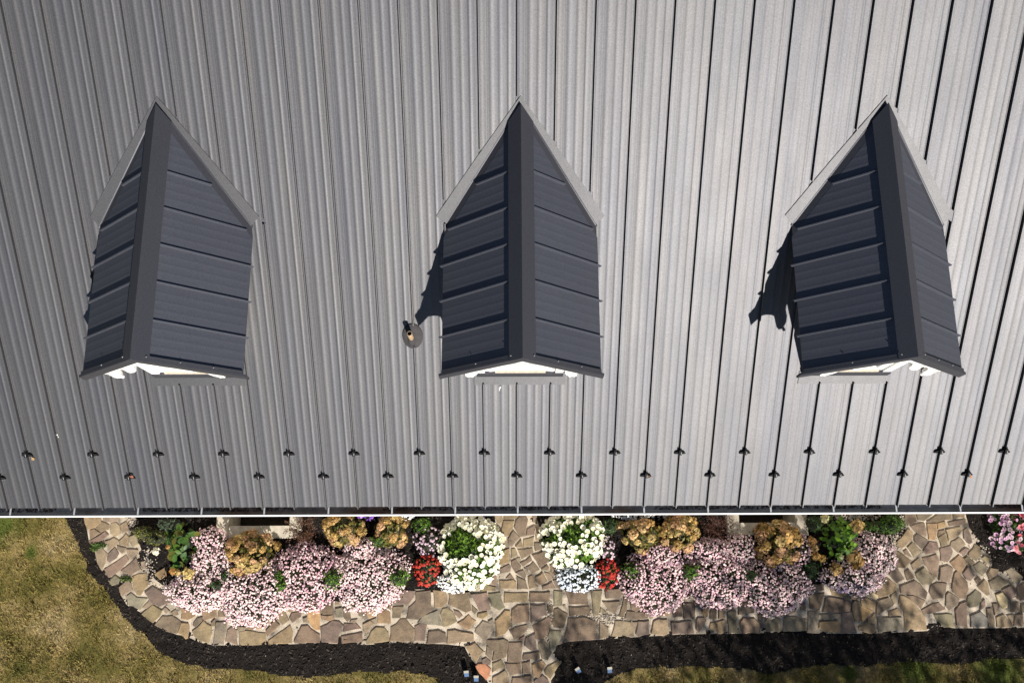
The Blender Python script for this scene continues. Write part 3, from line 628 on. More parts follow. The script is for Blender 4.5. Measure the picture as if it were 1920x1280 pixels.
('b',[(5.917,-0.888),(5.982,-0.776),(6.078,-0.817),(6.158,-0.961),(6.025,-1.016)]),
('t',[(6.745,-0.779),(6.871,-0.749),(6.951,-0.79),(6.929,-0.882),(6.86,-1.015),(6.694,-0.984)]),
('o',[(6.908,-0.708),(7.072,-0.584),(7.139,-0.647),(7.171,-0.729),(7.068,-0.873),(6.97,-0.811)]),
('p',[(7.076,-0.553),(7.181,-0.481),(7.253,-0.502),(7.144,-0.605)]),
('b',[(7.231,-0.554),(7.349,-0.42),(7.417,-0.472),(7.412,-0.596),(7.336,-0.689),(7.209,-0.595)]),
('b',[(7.139,-0.647),(7.197,-0.606),(7.301,-0.709),(7.24,-0.771)]),
('g',[(7.273,-0.761),(7.389,-0.689),(7.486,-0.762),(7.503,-0.792),(7.4,-0.925),(7.314,-0.853)]),
('y',[(7.427,-0.638),(7.474,-0.607),(7.563,-0.659),(7.499,-0.741)]),
('p',[(7.089,-0.873),(7.187,-0.771),(7.276,-0.904),(7.201,-0.996),(7.12,-0.965)]),
('p',[(6.88,-1.107),(6.962,-0.872),(7.009,-0.837),(7.146,-1.006),(7.152,-1.128),(7.081,-1.27),(7.0,-1.249),(6.904,-1.168)]),
('b',[(6.525,-1.166),(6.559,-1.054),(6.67,-1.014),(6.827,-1.025),(6.788,-1.167),(6.715,-1.248),(6.576,-1.272)]),
('b',[(6.784,-1.208),(6.832,-1.157),(6.997,-1.269),(6.942,-1.37),(6.808,-1.44),(6.753,-1.369)]),
('g',[(6.549,-1.499),(6.782,-1.48),(6.853,-1.5),(6.85,-1.69),(6.692,-1.699),(6.601,-1.589)]),
('p',[(6.902,-1.44),(6.989,-1.33),(7.098,-1.3),(7.049,-1.691),(6.896,-1.66)]),
('g',[(7.092,-1.35),(7.128,-1.229),(7.269,-1.118),(7.344,-1.19),(7.331,-1.291),(7.256,-1.381),(7.138,-1.401)]),
('s',[(7.133,-1.521),(7.299,-1.452),(7.4,-1.563),(7.372,-1.692),(7.111,-1.691)]),
('y',[(7.296,-1.078),(7.427,-0.966),(7.473,-1.018),(7.48,-1.201),(7.435,-1.221),(7.323,-1.108)]),
('g',[(7.485,-1.007),(7.666,-0.916),(7.823,-1.009),(7.637,-1.13),(7.512,-1.119)]),
('y',[(7.48,-0.885),(7.545,-0.793),(7.67,-0.814),(7.639,-0.885),(7.499,-0.977)]),
('g',[(7.773,-0.835),(7.874,-0.794),(8.045,-0.938),(7.943,-1.06),(7.841,-0.958)]),
('p',[(7.679,-1.13),(7.837,-1.06),(7.914,-1.111),(7.88,-1.202),(7.792,-1.303),(7.731,-1.212)]),
('Y',[(7.564,-1.201),(7.674,-1.171),(7.752,-1.293),(7.726,-1.404),(7.651,-1.413),(7.607,-1.353)]),
('b',[(7.929,-1.081),(8.043,-1.02),(8.143,-1.061),(8.098,-1.304),(7.902,-1.273)]),
('p',[(7.781,-1.313),(7.917,-1.314),(7.929,-1.455),(7.779,-1.474)]),
('y',[(7.528,-1.543),(7.661,-1.494),(7.772,-1.674),(7.726,-1.704),(7.519,-1.693)]),
('p',[(7.836,-1.515),(7.955,-1.495),(7.95,-1.675),(7.783,-1.674)]),
('y',[(7.7,-1.514),(7.806,-1.504),(7.787,-1.644),(7.764,-1.654)]),
('p',[(7.318,-1.311),(7.388,-1.261),(7.393,-1.382),(7.29,-1.442)]),
('b',[(7.399,-1.412),(7.474,-1.402),(7.509,-1.613),(7.487,-1.693),(7.395,-1.682),(7.396,-1.513)]),
('b',[(7.503,-1.342),(7.578,-1.332),(7.584,-1.443),(7.512,-1.513)]),
('b',[(7.265,-0.986),(7.327,-0.915),(7.383,-0.976),(7.301,-1.037)]),
('g',[(7.954,-1.354),(8.095,-1.325),(8.085,-1.465),(7.936,-1.475)]),
('b',[(8.066,-1.01),(8.211,-1.031),(8.211,-1.173),(8.136,-1.254)]),
('t',[(7.997,-1.495),(8.187,-1.486),(8.171,-1.666),(7.971,-1.675)]),
('p',[(8.125,-1.335),(8.296,-1.315),(8.284,-1.466),(8.106,-1.466)]),
('t',[(8.25,-1.051),(8.407,-1.062),(8.386,-1.275),(8.219,-1.265)]),
('b',[(8.328,-1.316),(8.508,-1.306),(8.475,-1.457),(8.305,-1.466)]),
('y',[(8.217,-1.496),(8.395,-1.497),(8.38,-1.667),(8.192,-1.666)])]
WELLS = [(-4.773, -3.408, -0.292), (3.384, 4.679, -0.277)]
GRAVEL = [(5.459, 0.025, 0.199, 0.054, 420), (6.226, -0.071, 0.054, 0.127, 120), (6.035, -0.406, 0.072, 0.145, 160), (-6.139, 0.005, 0.045, 0.09, 120), (-5.84, -0.721, 0.063, 0.163, 160), (7.445, -0.637, 0.09, 0.109, 60), (-5.445, -1.074, 0.127, 0.09, 120), (-3.267, -1.727, 0.072, 0.045, 40), (1.323, -1.548, 0.163, 0.072, 260), (0.527, -1.544, 0.036, 0.199, 120), (-0.059, -1.542, 0.036, 0.036, 40), (7.871, -1.254, 0.09, 0.181, 60)]
PINK_MOUNDS = [([(-4.846, -0.332, 0.254, 0.199, 0.3)], 'small dusky pink flower mound at the corner of the left window well', (2, 3, 3, 1), 0.9), ([(-4.957, -1.081, 0.451, 0.307, 0.34), (-4.741, -0.694, 0.37, 0.344, 0.31)], 'pale pink flower mound at the left end of the left bed', (5, 4, 1, 4), 1.05), ([(-4.107, -1.117, 0.551, 0.468, 0.33)], 'pale pink flower mound in front of the leftmost golden shrub', (5, 4, 1, 4), 1.1), ([(-3.287, -0.879, 0.537, 0.488, 0.33)], 'deeper pink flower mound in front of the wispy dark red shrub left of the path', (3, 5, 3, 1.5), 1.0, 1.0), ([(-2.317, -0.899, 0.571, 0.488, 0.33), (-2.451, -0.474, 0.254, 0.182, 0.3)], 'pale pink flower mound left of the dark strip of bare mulch', (5, 4, 1, 3), 1.05), ([(2.187, -0.984, 0.504, 0.455, 0.33), (2.371, -0.61, 0.389, 0.214, 0.34)], 'mauve pink flower mound right of the red flowers beside the path', (3, 3, 3, 1), 0.9), ([(3.179, -0.923, 0.539, 0.44, 0.33), (3.067, -0.53, 0.356, 0.198, 0.34)], 'mauve pink flower mound in the middle of the right bed', (3, 3, 3, 1), 0.9), ([(4.044, -1.04, 0.538, 0.422, 0.33), (3.536, -0.499, 0.255, 0.215, 0.32)], 'pink flower mound in front of the golden shrub by the right window well', (4, 3, 2, 2), 0.95), ([(4.511, -0.503, 0.144, 0.248, 0.3)], 'narrow pale pink flower patch at the corner of the right window well', (3, 3, 2, 1), 0.9), ([(5.312, -0.916, 0.455, 0.261, 0.34), (5.644, -0.591, 0.339, 0.362, 0.36)], 'pale pink flower mound at the right end of the right bed beside the paving', (5, 3, 1, 3), 0.95)]
CLUMPS = [([(-4.518, -0.873, 0.091, 0.118, 0.5), (-4.633, -1.01, 0.112, 0.089, 0.5)], 'small dark green leaf clump inside the far left pink mound', [(0.03, 0.065, 0.014), (0.05, 0.1, 0.02), (0.02, 0.045, 0.012)]), ([(-3.662, -0.877, 0.102, 0.149, 0.5), (-3.62, -1.022, 0.112, 0.109, 0.5)], 'bright green leaf clump between the second and third pink mounds on the left'), ([(-2.845, -0.913, 0.183, 0.188, 0.5)], 'bright green leaf clump left of the pale pink mound nearest the bare mulch strip'), ([(-1.839, -0.893, 0.184, 0.168, 0.5)], 'bright green leaf clump at the right edge of the left bed'), ([(-1.497, -0.097, 0.156, 0.133, 0.3)], 'fresh green leaf clump under the gutter left of the white petunias'), ([(1.84, -0.803, 0.154, 0.15, 0.36)], 'bright green leaf clump on the left edge of the right bed'), ([(2.717, -0.824, 0.154, 0.159, 0.5)], 'bright green leaf clump between two mauve pink mounds'), ([(3.649, -0.892, 0.133, 0.109, 0.5)], 'small dark green leaf clump below the right golden shrub', [(0.03, 0.065, 0.014), (0.05, 0.1, 0.02), (0.02, 0.045, 0.012)]), ([(4.625, -0.799, 0.155, 0.179, 0.34)], 'dark green leaf clump near the right end of the right bed', [(0.03, 0.065, 0.014), (0.05, 0.1, 0.02), (0.02, 0.045, 0.012)]), ([(1.502, -0.126, 0.145, 0.133, 0.3)], 'dark green leaf clump under the gutter right of the white petunias', [(0.03, 0.065, 0.014), (0.05, 0.1, 0.02), (0.02, 0.045, 0.012)]), ([(-5.913, -0.195, 0.155, 0.112, 0.3), (-5.696, -0.262, 0.206, 0.132, 0.3)], 'low yellow green shrub at the left end of the left bed', [(0.1, 0.125, 0.018), (0.16, 0.17, 0.025), (0.06, 0.09, 0.015), (0.15, 0.11, 0.04)], 0.035, None, 1.2), ([(5.718, -0.176, 0.271, 0.122, 0.28), (6.025, -0.103, 0.199, 0.154, 0.32)], 'low glossy green shrub beside the right path under the gutter', [(0.06, 0.13, 0.012), (0.1, 0.19, 0.02), (0.03, 0.07, 0.01)], 0.045, None, 1.1), ([(-5.449, -0.088, 0.155, 0.122, 0.62)], 'dark leafy plant in the shade above the broad leaved plant on the left', [(0.02, 0.05, 0.02), (0.05, 0.08, 0.04), (0.1, 0.12, 0.08)], 0.05, None, 0.6), ([(4.762, -0.092, 0.145, 0.143, 0.45)], 'dark leafy plant beside the right window well', [(0.03, 0.065, 0.014), (0.05, 0.1, 0.02), (0.02, 0.045, 0.012)], 0.05, None, 0.7), ([(-2.14, -0.338, 0.165, 0.101, 0.5)], 'pale green leaf clump in front of the golden shrub left of the bare mulch', [(0.1, 0.18, 0.02), (0.07, 0.13, 0.02)], 0.05), ([(-6.624, -0.387, 0.145, 0.051, 0.06), (-6.68, -0.437, 0.093, 0.05, 0.05)], 'small green weeds growing between flagstones on the left path', [(0.06, 0.12, 0.02), (0.1, 0.16, 0.03)], 0.03, None, 1.5), ([(-6.141, -0.908, 0.123, 0.05, 0.05)], 'few green weeds in a joint lower down the left path', [(0.07, 0.12, 0.02), (0.12, 0.16, 0.03)], 0.025, None, 1.2)]
GOLDEN = [([(-4.154, -0.52, 0.369, 0.311, 0.68)], 'leftmost golden shrub beside the left window well', 40, 0.145), ([(-2.707, -0.168, 0.286, 0.265, 0.75)], 'dense golden shrub under the gutter between the left well and the purple flowers', 34, 0.14), ([(-1.967, -0.185, 0.236, 0.282, 0.66)], 'loose golden shrub with green foliage left of the bare mulch strip', 17, 0.14), ([(2.001, -0.276, 0.304, 0.24, 0.66)], 'golden shrub left of its twin under the white gutter flowers on the right', 19, 0.145), ([(2.558, -0.255, 0.296, 0.273, 0.74)], 'full golden shrub right of its twin beside the dark red shrub', 30, 0.145), ([(4.1, -0.416, 0.304, 0.329, 0.72)], 'golden shrub with large round heads in front of the right window well', 27, 0.185)]
TRUMPETS = [([(-0.709, -0.508, 0.48, 0.542, 0.52)], 'large mound of white petunias on the left of the front path', 270, 0.082, [(0.82, 0.8, 0.7), (0.8, 0.79, 0.72), (0.78, 0.75, 0.6)], 'light', (-0.831, -0.409, 0.25), 'petunia', [(0.1, 0.21, 0.018), (0.16, 0.29, 0.025), (0.05, 0.11, 0.014)], None, 0.5), ([(0.913, -0.343, 0.482, 0.438, 0.52)], 'round mound of cream white petunias on the right of the front path', 235, 0.082, [(0.82, 0.8, 0.7), (0.8, 0.79, 0.72), (0.78, 0.75, 0.6)], 'light', (0.871, -0.255, 0.16), 'petunia', [(0.1, 0.21, 0.018), (0.16, 0.29, 0.025), (0.05, 0.11, 0.014)], None, 0.5), ([(7.809, -0.169, 0.231, 0.352, 0.32)], 'lavender pink petunias with dark eyes at the right edge under the gutter', 85, 0.07, [(0.62, 0.42, 0.52), (0.6, 0.34, 0.52), (0.7, 0.55, 0.58)], 'dark', None, 'petunia', [(0.04, 0.09, 0.015), (0.06, 0.1, 0.02)], None, 0.5), ([(8.164, -0.238, 0.307, 0.384, 0.36), (8.664, -0.148, 0.342, 0.502, 0.36)], 'coral pink petunias at the far right edge', 200, 0.082, [(0.72, 0.14, 0.22), (0.74, 0.22, 0.28), (0.7, 0.3, 0.38)], 'light', None, 'petunia', [(0.04, 0.09, 0.015), (0.06, 0.1, 0.02)], None, 0.5)]
SMALL_FLOWERS = [([(-0.963, -0.979, 0.261, 0.138, 0.2)], 'low white alyssum in front of the left petunia mound', 230, 0.034, [(0.8, 0.8, 0.78), (0.74, 0.75, 0.75)], (2, 1), [(0.03, 0.065, 0.014), (0.05, 0.1, 0.02), (0.02, 0.045, 0.012)], 0.03, 'alyssum'), ([(0.994, -0.922, 0.337, 0.196, 0.24)], 'low white alyssum tinted blue for shade in front of the right petunia mound', 330, 0.036, [(0.66, 0.72, 0.8), (0.74, 0.78, 0.82)], (1, 1), [(0.03, 0.065, 0.014), (0.05, 0.1, 0.02), (0.02, 0.045, 0.012)], 0.03, 'alyssum'), ([(-1.393, -0.789, 0.185, 0.237, 0.24)], 'red bedding flowers left of the large white petunia mound', 105, 0.045, [(0.4, 0.03, 0.02), (0.36, 0.06, 0.025)], (3, 1), [(0.05, 0.09, 0.02), (0.08, 0.11, 0.03)], 0.035, 'red_flowers', None, (7, 0.3)), ([(1.441, -0.851, 0.16, 0.229, 0.24)], 'red bedding flowers right of the low white alyssum', 110, 0.045, [(0.38, 0.02, 0.02), (0.44, 0.04, 0.02)], (3, 1), [(0.05, 0.09, 0.02), (0.08, 0.12, 0.02)], 0.035, 'red_flowers', None, (7, 0.3)), ([(-1.383, -0.346, 0.212, 0.207, 0.28)], 'lavender pink bedding flowers above the red flowers on the left', 95, 0.038, [(0.58, 0.44, 0.5), (0.45, 0.32, 0.4)], (2, 1), [(0.05, 0.06, 0.03), (0.05, 0.04, 0.03)], 0.03, 'lavender_flowers'), ([(1.443, -0.49, 0.119, 0.182, 0.25)], 'lavender pink bedding flowers above the red flowers on the right', 55, 0.036, [(0.58, 0.44, 0.5), (0.45, 0.32, 0.4)], (2, 1), [(0.05, 0.06, 0.03), (0.05, 0.04, 0.03)], 0.03, 'lavender_flowers'), ([(-2.346, 0.079, 0.205, 0.076, 0.4)], 'violet flowers under the gutter between two golden shrubs', 90, 0.04, [(0.22, 0.07, 0.5), (0.4, 0.28, 0.52)], (1, 1), [(0.04, 0.06, 0.03)], 0.03, 'violet_flowers'), ([(-1.836, 0.094, 0.256, 0.101, 0.42)], 'white flowers under the gutter above the bare mulch strip', 130, 0.042, [(0.8, 0.8, 0.78), (0.74, 0.75, 0.75)], (2, 1), [(0.03, 0.065, 0.014), (0.05, 0.1, 0.02), (0.02, 0.045, 0.012)], 0.03, 'alyssum'), ([(1.86, 0.087, 0.273, 0.101, 0.42), (2.372, 0.102, 0.308, 0.093, 0.42)], 'row of white flowers under the gutter above the right golden shrubs', 260, 0.042, [(0.8, 0.8, 0.78), (0.74, 0.75, 0.75)], (1, 2), [(0.03, 0.065, 0.014), (0.05, 0.1, 0.02), (0.02, 0.045, 0.012)], 0.03, 'alyssum'), ([(5.321, -1.063, 0.337, 0.098, 0.2)], 'faded violet pink flowers along the front of the right end mound', 110, 0.036, [(0.46, 0.36, 0.62), (0.62, 0.48, 0.62)], (1, 1), [(0.03, 0.065, 0.014), (0.05, 0.1, 0.02), (0.02, 0.045, 0.012)], 0.03, 'lavender_flowers')]  # right-hand alyssum is white; the blue of shade is put into its petals
WISPY = [([(-3.318, -0.194, 0.304, 0.282, 0.55)], 'wispy dark red shrub right of the left window well', 46, [(0.075, 0.025, 0.014), (0.11, 0.045, 0.02), (0.05, 0.02, 0.012), (0.14, 0.08, 0.04)]), ([(3.182, -0.17, 0.289, 0.283, 0.5)], 'wispy dark red shrub left of the right window well', 40, [(0.05, 0.018, 0.012), (0.07, 0.025, 0.014)])]
BROAD = [([(-5.231, -0.399, 0.269, 0.362, 0.5)], 'broad leaved green plant left of the pale pink mounds with a few faded heads', 95, 0.115, [(0.045, 0.1, 0.02), (0.07, 0.14, 0.02), (0.035, 0.075, 0.022), (0.12, 0.12, 0.025)], [(-5.576, -0.491, 0.4, 0.12, (0.72, 0.68, 0.52)), (-5.03, -0.823, 0.42, 0.19, (0.55, 0.42, 0.16)), (-5.304, -0.789, 0.35, 0.11, (0.42, 0.22, 0.06)), (-5.216, -0.814, 0.36, 0.1, (0.5, 0.36, 0.14)), (-5.356, -0.43, 0.5, 0.07, (0.45, 0.25, 0.08))]), ([(5.104, -0.329, 0.254, 0.298, 0.62)], 'broad leaved green plant with dried brown heads left of the right end pink mound', 115, 0.1, [(0.085, 0.18, 0.018), (0.13, 0.25, 0.025), (0.05, 0.11, 0.014)], [(4.793, -0.046, 0.55, 0.14, (0.55, 0.5, 0.24)), (5.271, -0.157, 0.62, 0.2, (0.56, 0.38, 0.14)), (4.598, -0.382, 0.45, 0.15, (0.28, 0.15, 0.05)), (4.64, -0.486, 0.42, 0.12, (0.4, 0.26, 0.1)), (4.661, -0.607, 0.4, 0.13, (0.46, 0.27, 0.08)), (4.764, -0.648, 0.38, 0.11, (0.5, 0.32, 0.08)), (5.22, -0.627, 0.48, 0.22, (0.42, 0.27, 0.1)), (5.257, -0.739, 0.44, 0.16, (0.42, 0.24, 0.07)), (4.951, -0.81, 0.42, 0.19, (0.32, 0.2, 0.07)), (5.023, -0.627, 0.5, 0.07, (0.62, 0.62, 0.36)), (5.335, -0.691, 0.42, 0.14, (0.45, 0.26, 0.08))])]
LIGHTS = [(-0.762, -2.324, 0.08, 'left one of the two small stake lights left of the path foot'), (-0.611, -2.394, 0.0, 'small stake light touching the left side of the path foot by the salmon stone'), (0.948, -2.285, 0.55, 'small stake light with a bright blue panel turned towards the path on its right side'), (1.437, -2.28, 0.12, 'small stake light at the lawn edge right of the blue panel light')]
TREES = [(7.4, -9.3, 7.2, 3.3, 7600, 'broad leafy tree south of the right-hand bed', 3), (11.0, -9.0, 6.6, 3.0, 6000, 'second leafy tree further east beyond the lawn', 4), (3.6, -10.0, 6.4, 2.4, 4600, 'smaller leafy tree south of the foot of the path', 9)]

# ------------------------------------------------------------------ ground, mulch, lawn, path base
def inside(poly, P):
    poly = np.asarray(poly); x, y = P[:, 0], P[:, 1]; r = np.zeros(len(P), bool)
    j = len(poly)-1
    for i in range(len(poly)):
        xi, yi = poly[i]; xj, yj = poly[j]
        c = ((yi > y) != (yj > y)) & (x < (xj-xi)*(y-yi)/(yj-yi+1e-12)+xi)
        r ^= c; j = i
    return r

LAWN_BLADE = lawnmat('grass_blade_dry', True)
LAWN_SOIL = lawnmat('lawn_thatch', False)

def big_ground():
    # open over the two window wells
    y0 = max(WELLS[0][2], WELLS[1][2])+.1
    xs = [-250, WELLS[0][0]+.1, WELLS[0][1]-.1, WELLS[1][0]+.1, WELLS[1][1]-.1, 250]; ys = [-250, y0, .449, 250]
    V = [(x, y, -.03) for y in ys for x in xs]
    F = [(j*6+i, j*6+i+1, (j+1)*6+i+1, (j+1)*6+i) for j in range(3) for i in range(5) if not (j == 1 and i in (1, 3))]
    me = mesh_py('ground', V, F, LAWN_SOIL)
    tag(obj('ground', me), kind='structure')
big_ground()

def smooth_noise(P, scale, seed):
    r = np.random.default_rng(seed); g = r.random((64, 64))
    u = P[:, 0]*scale; v = P[:, 1]*scale
    i = np.floor(u).astype(int); j = np.floor(v).astype(int); fu = u-i; fv = v-j
    fu = fu*fu*(3-2*fu); fv = fv*fv*(3-2*fv)
    a = g[i % 64, j % 64]; b = g[(i+1) % 64, j % 64]; c = g[i % 64, (j+1) % 64]; d = g[(i+1) % 64, (j+1) % 64]
    return (a*(1-fu)+b*fu)*(1-fv)+(c*(1-fu)+d*fu)*fv

def mulch_height(P):
    return 0.006+0.026*smooth_noise(P, 6, 1)+0.022*smooth_noise(P, 17, 2)+0.018*smooth_noise(P, 34, 3)

def mulch_bed():
    st = 0.028
    xs = np.arange(-7.6, 10.2, st); ys = np.arange(-2.95, 0.42, st)
    X, Y = np.meshgrid(xs, ys); P = np.stack([X.ravel(), Y.ravel()], 1)
    P[:, 0] += 0; k = len(xs)
    Z = mulch_height(P)
    i = np.arange((len(ys)-1)*(k-1)); r = i//(k-1); c = i % (k-1); a = r*k+c
    F = np.stack([a, a+1, a+1+k, a+k], 1)
    ctr = P[F].mean(1)
    grow = 0.03*(smooth_noise(ctr, 9, 8)-0.5)*2
    keep = ~(inside(LAWN_LEFT, ctr+grow[:, None]) | inside(LAWN_RIGHT, ctr+grow[:, None]))
    for (x0, x1, y0) in WELLS:
        keep &= ~((ctr[:, 0] > x0) & (ctr[:, 0] < x1) & (ctr[:, 1] > y0))
    eo = 0.045*(smooth_noise(ctr, 11, 9)-.5)*2
    a_, b_ = np.meshgrid([-.05, 0, .05], [-.05, 0, .05])
    under = np.ones(len(ctr), bool)
    for dx, dy in zip(a_.ravel(), b_.ravel()): under &= inside(PATH, ctr+np.array([dx, dy])+eo[:, None])
    keep &= ~under
    F = F[keep]
    me = mesh_np('mulch', np.column_stack([P, Z]), F, MULCH, smooth=True)
    tag(obj('mulch', me), kind='structure')
    # loose bark chips lying on the bed
    n = 26000
    Q = np.column_stack([rng.uniform(-7.4, 9.8, n), rng.uniform(-2.9, 0.2, n)])
    ok = ~(inside(LAWN_LEFT, Q) | inside(LAWN_RIGHT, Q) | inside(PATH, Q))
    for (x0, x1, y0) in WELLS: ok &= ~((Q[:, 0] > x0) & (Q[:, 0] < x1) & (Q[:, 1] > y0))
    Q = Q[ok]
    z = mulch_height(Q)+0.006
    nrm = np.column_stack([rng.normal(0, .45, len(Q)), rng.normal(0, .45, len(Q)), np.ones(len(Q))])
    tV = [(-.5, -.16, -.05), (.5, -.2, -.05), (.55, .15, -.05), (-.45, .2, -.05), (-.45, -.1, .08), (.4, -.12, .1), (.42, .1, .1), (-.4, .12, .08)]
    tF = [(4, 5, 6, 7), (0, 1, 5, 4), (1, 2, 6, 5), (2, 3, 7, 6), (3, 0, 4, 7)]
    t = rng.random(len(Q))[:, None]**2.2
    tint = np.array([[0.008, 0.0065, 0.006]])*(1-t)+np.array([[0.055, 0.042, 0.034]])*t
    rare = rng.random(len(Q)) < 0.012; tint[rare] = (0.30, 0.27, 0.22)
    V, F, T = scatter(tV, tF, np.column_stack([Q, z]), nrm, np.where(rare, rng.uniform(.010, .025, len(Q)), rng.uniform(.018, .055, len(Q))), tint=tint)
    tag(obj('bark_chips', mesh_np('bark_chips', V, F, CHIP, T)), kind='stuff')
mulch_bed()

def poly_sheet(name, poly, z, mat):
    import bmesh
    bm = bmesh.new(); vs = [bm.verts.new((x, y, z)) for x, y in poly]
    f = bm.faces.new(vs); bmesh.ops.triangulate(bm, faces=[f]); bmesh.ops.recalc_face_normals(bm, faces=bm.faces)
    if sum(q.normal.z for q in bm.faces) < 0: bmesh.ops.reverse_faces(bm, faces=bm.faces)
    me = bpy.data.meshes.new(name); bm.to_mesh(me); bm.free(); me.materials.append(mat); return me

def lawns():
    for nm, poly in (('lawn', LAWN_LEFT), ('lawn', LAWN_RIGHT)):
        tag(obj(nm, poly_sheet(nm, poly, 0.012, LAWN_SOIL)), kind='structure')
    # short dry blades
    for poly, box, n in ((LAWN_LEFT, (-9.6, -1.0, -3.0, 0.3), 120000), (LAWN_RIGHT, (1.3, 9.6, -3.0, -2.1), 42000)):
        Q = np.column_stack([rng.uniform(box[0], box[1], n), rng.uniform(box[2], box[3], n)])
        edge = 0.05*(smooth_noise(Q, 9, 8)-0.5)*2+0.12*(smooth_noise(Q, 26, 5)-0.5)
        Q = Q[inside(poly, Q+edge[:, None])]
        dens = smooth_noise(Q, 3.1, 21)*0.6+smooth_noise(Q, 8.3, 22)*0.4
        Q = Q[rng.random(len(Q)) < 0.35+1.1*dens]
        m = len(Q)
        lean = rng.normal(0, 0.75, (m, 2))
        nrm = np.column_stack([lean, np.full(m, 1.0)])
        tV = [(-.06, 0, 0), (.06, 0, 0), (.045, .03, .55), (-.045, .03, .55), (.0, .12, 1.0)]
        L = rng.uniform(.025, .070, m)*(.6+.8*smooth_noise(Q, 7, 41))
        t = rng.random(m)[:, None]
        tint = (0.45+0.9*t)*np.array([[1.0, 1.0, 0.95]])+rng.normal(0, .05, (m, 3))
        tint = np.clip(tint, .2, 1.6)
        V, _, T = scatter(tV, [(0, 1, 2, 3)], np.column_stack([Q, np.full(m, .012)]), nrm, L, tint=tint)
        b = np.arange(m)*5
        F = np.concatenate([np.stack([b, b+1, b+2], 1), np.stack([b, b+2, b+3], 1), np.stack([b+3, b+2, b+4], 1)])
        tag(obj('grass', mesh_np('grass', V, F, LAWN_BLADE, T)), kind='stuff')
lawns()

PATH_Z = 0.040
def garden_path():
    me = poly_sheet('garden_path', PATH, PATH_Z, MORTAR)
    root = tag(obj('garden_path', me), kind='structure')
    # skirt so the bed has thickness
    V = []; F = []; n = len(PATH)
    for x, y in PATH: V += [(x, y, PATH_Z-.001), (x, y, -.02)]
    for i in range(n): F.append((2*i, 2*i+1, 2*((i+1) % n)+1, 2*((i+1) % n)))
    obj('path_edge', mesh_py('path_edge', V, F, MORTAR), root)
    cols = {'y': (.265, .205, .125), 't': (.235, .19, .135), 'b': (.170, .130, .092), 'p': (.172, .126, .100), 'g': (.205, .185, .130),
            'o': (.29, .205, .115), 'O': (.42, .27, .13), 'r': (.42, .20, .12), 'Y': (.36, .30, .19), 's': (.115, .12, .12)}
    for k, pts in STONES:
        P = [Vector((x, y)) for x, y in pts]
        A = sum(P[i].x*P[(i+1) % len(P)].y-P[(i+1) % len(P)].x*P[i].y for i in range(len(P)))
        if A < 0: P.reverse()
        c = sum(P, Vector((0, 0)))/len(P)
        ring = []
        for i in range(len(P)):
            a, b = P[i], P[(i+1) % len(P)]
            ring.append(a+(a-c).normalized()*(random.uniform(-.003, .011) if c.x < -.4 else random.uniform(-.005, .007)))
            L = (b-a).length
            for q in range(int(L/0.13)):
                t = (q+1)/(int(L/0.13)+1)
                w = a+(b-a)*t; nrm = (c-w).normalized()
                ring.append(w+nrm*random.uniform(-.007, .009))
        m = len(ring)
        hz = random.uniform(.014, .026); tx, ty = random.gauss(0, .012), random.gauss(0, .012)
        def top(w, dz): return (w.x-c.x, w.y-c.y, hz+dz+tx*(w.x-c.x)+ty*(w.y-c.y))
        V = [(w.x-c.x, w.y-c.y, -.012) for w in ring]
        V += [top(w, -.006) for w in ring]
        V += [top(w+(c-w).normalized()*min(.010, (c-w).length*.3), random.uniform(-.0015, .0015)) for w in ring]
        F = []
        for s in (0, m):
            F += [(s+i, s+(i+1) % m, s+m+(i+1) % m, s+m+i) for i in range(m)]
        V.append((0, 0, hz)); F += [(2*m+i, 2*m+(i+1) % m, 3*m) for i in range(m)]
        o = obj('flagstone', mesh_py('flagstone', V, F, STONE), root, (c.x, c.y, PATH_Z))
        col = tuple(.72*a+.28*b for a, b in zip(cols[k], (.195, .152, .106))) if k in 'ytbpgos' else cols[k]; j = random.uniform(.90, 1.22)
        o.color = (col[0]*j*random.uniform(.95, 1.05), col[1]*j, col[2]*j*random.uniform(.92, 1.08), 1)
    # small stones and grit in the joints and along the edges
    n = 9000
    Q = np.column_stack([rng.uniform(-7.4, 9.6, n), rng.uniform(-2.9, 0.3, n)])
    Q = Q[inside(PATH, Q)]
    dens = smooth_noise(Q, 2.2, 31)
    Q = Q[rng.random(len(Q)) < np.clip((dens-.35)*2.2, .04, 1)]
    extra = np.concatenate([np.column_stack([rng.normal(x, sx, k), rng.normal(y, sy, k)]) for x, y, sx, sy, k in GRAVEL])
    extra = extra[extra[:, 1] < .35]
    e2 = np.concatenate([np.full(len(Q), PATH_Z+.004), np.where(inside(PATH, extra), PATH_Z+.004, .055)])
    Q = np.concatenate([Q, extra])
    octV = [(1, 0, 0), (-.9, .1, 0), (.1, .8, 0), (0, -.75, 0), (.1, 0, .5), (-.1, .1, -.4)]
    octF = [(0, 2, 4), (2, 1, 4), (1, 3, 4), (3, 0, 4), (2, 0, 5), (1, 2, 5), (3, 1, 5), (0, 3, 5)]
    t = rng.random(len(Q))[:, None]
    tint = np.array([[.16, .14, .12]])*(1-t)+np.array([[.46, .40, .32]])*t
    sz = np.concatenate([rng.uniform(.005, .014, len(Q)-len(extra)), rng.uniform(.008, .026, len(extra))])
    V, F, T = scatter(octV, octF, np.column_stack([Q, e2]), np.column_stack([rng.normal(0, .3, (len(Q), 2)), np.ones(len(Q))]), sz, tint=tint)
    tag(obj('gravel', mesh_np('gravel', V, F, CHIP, T)), kind='stuff')
garden_path()

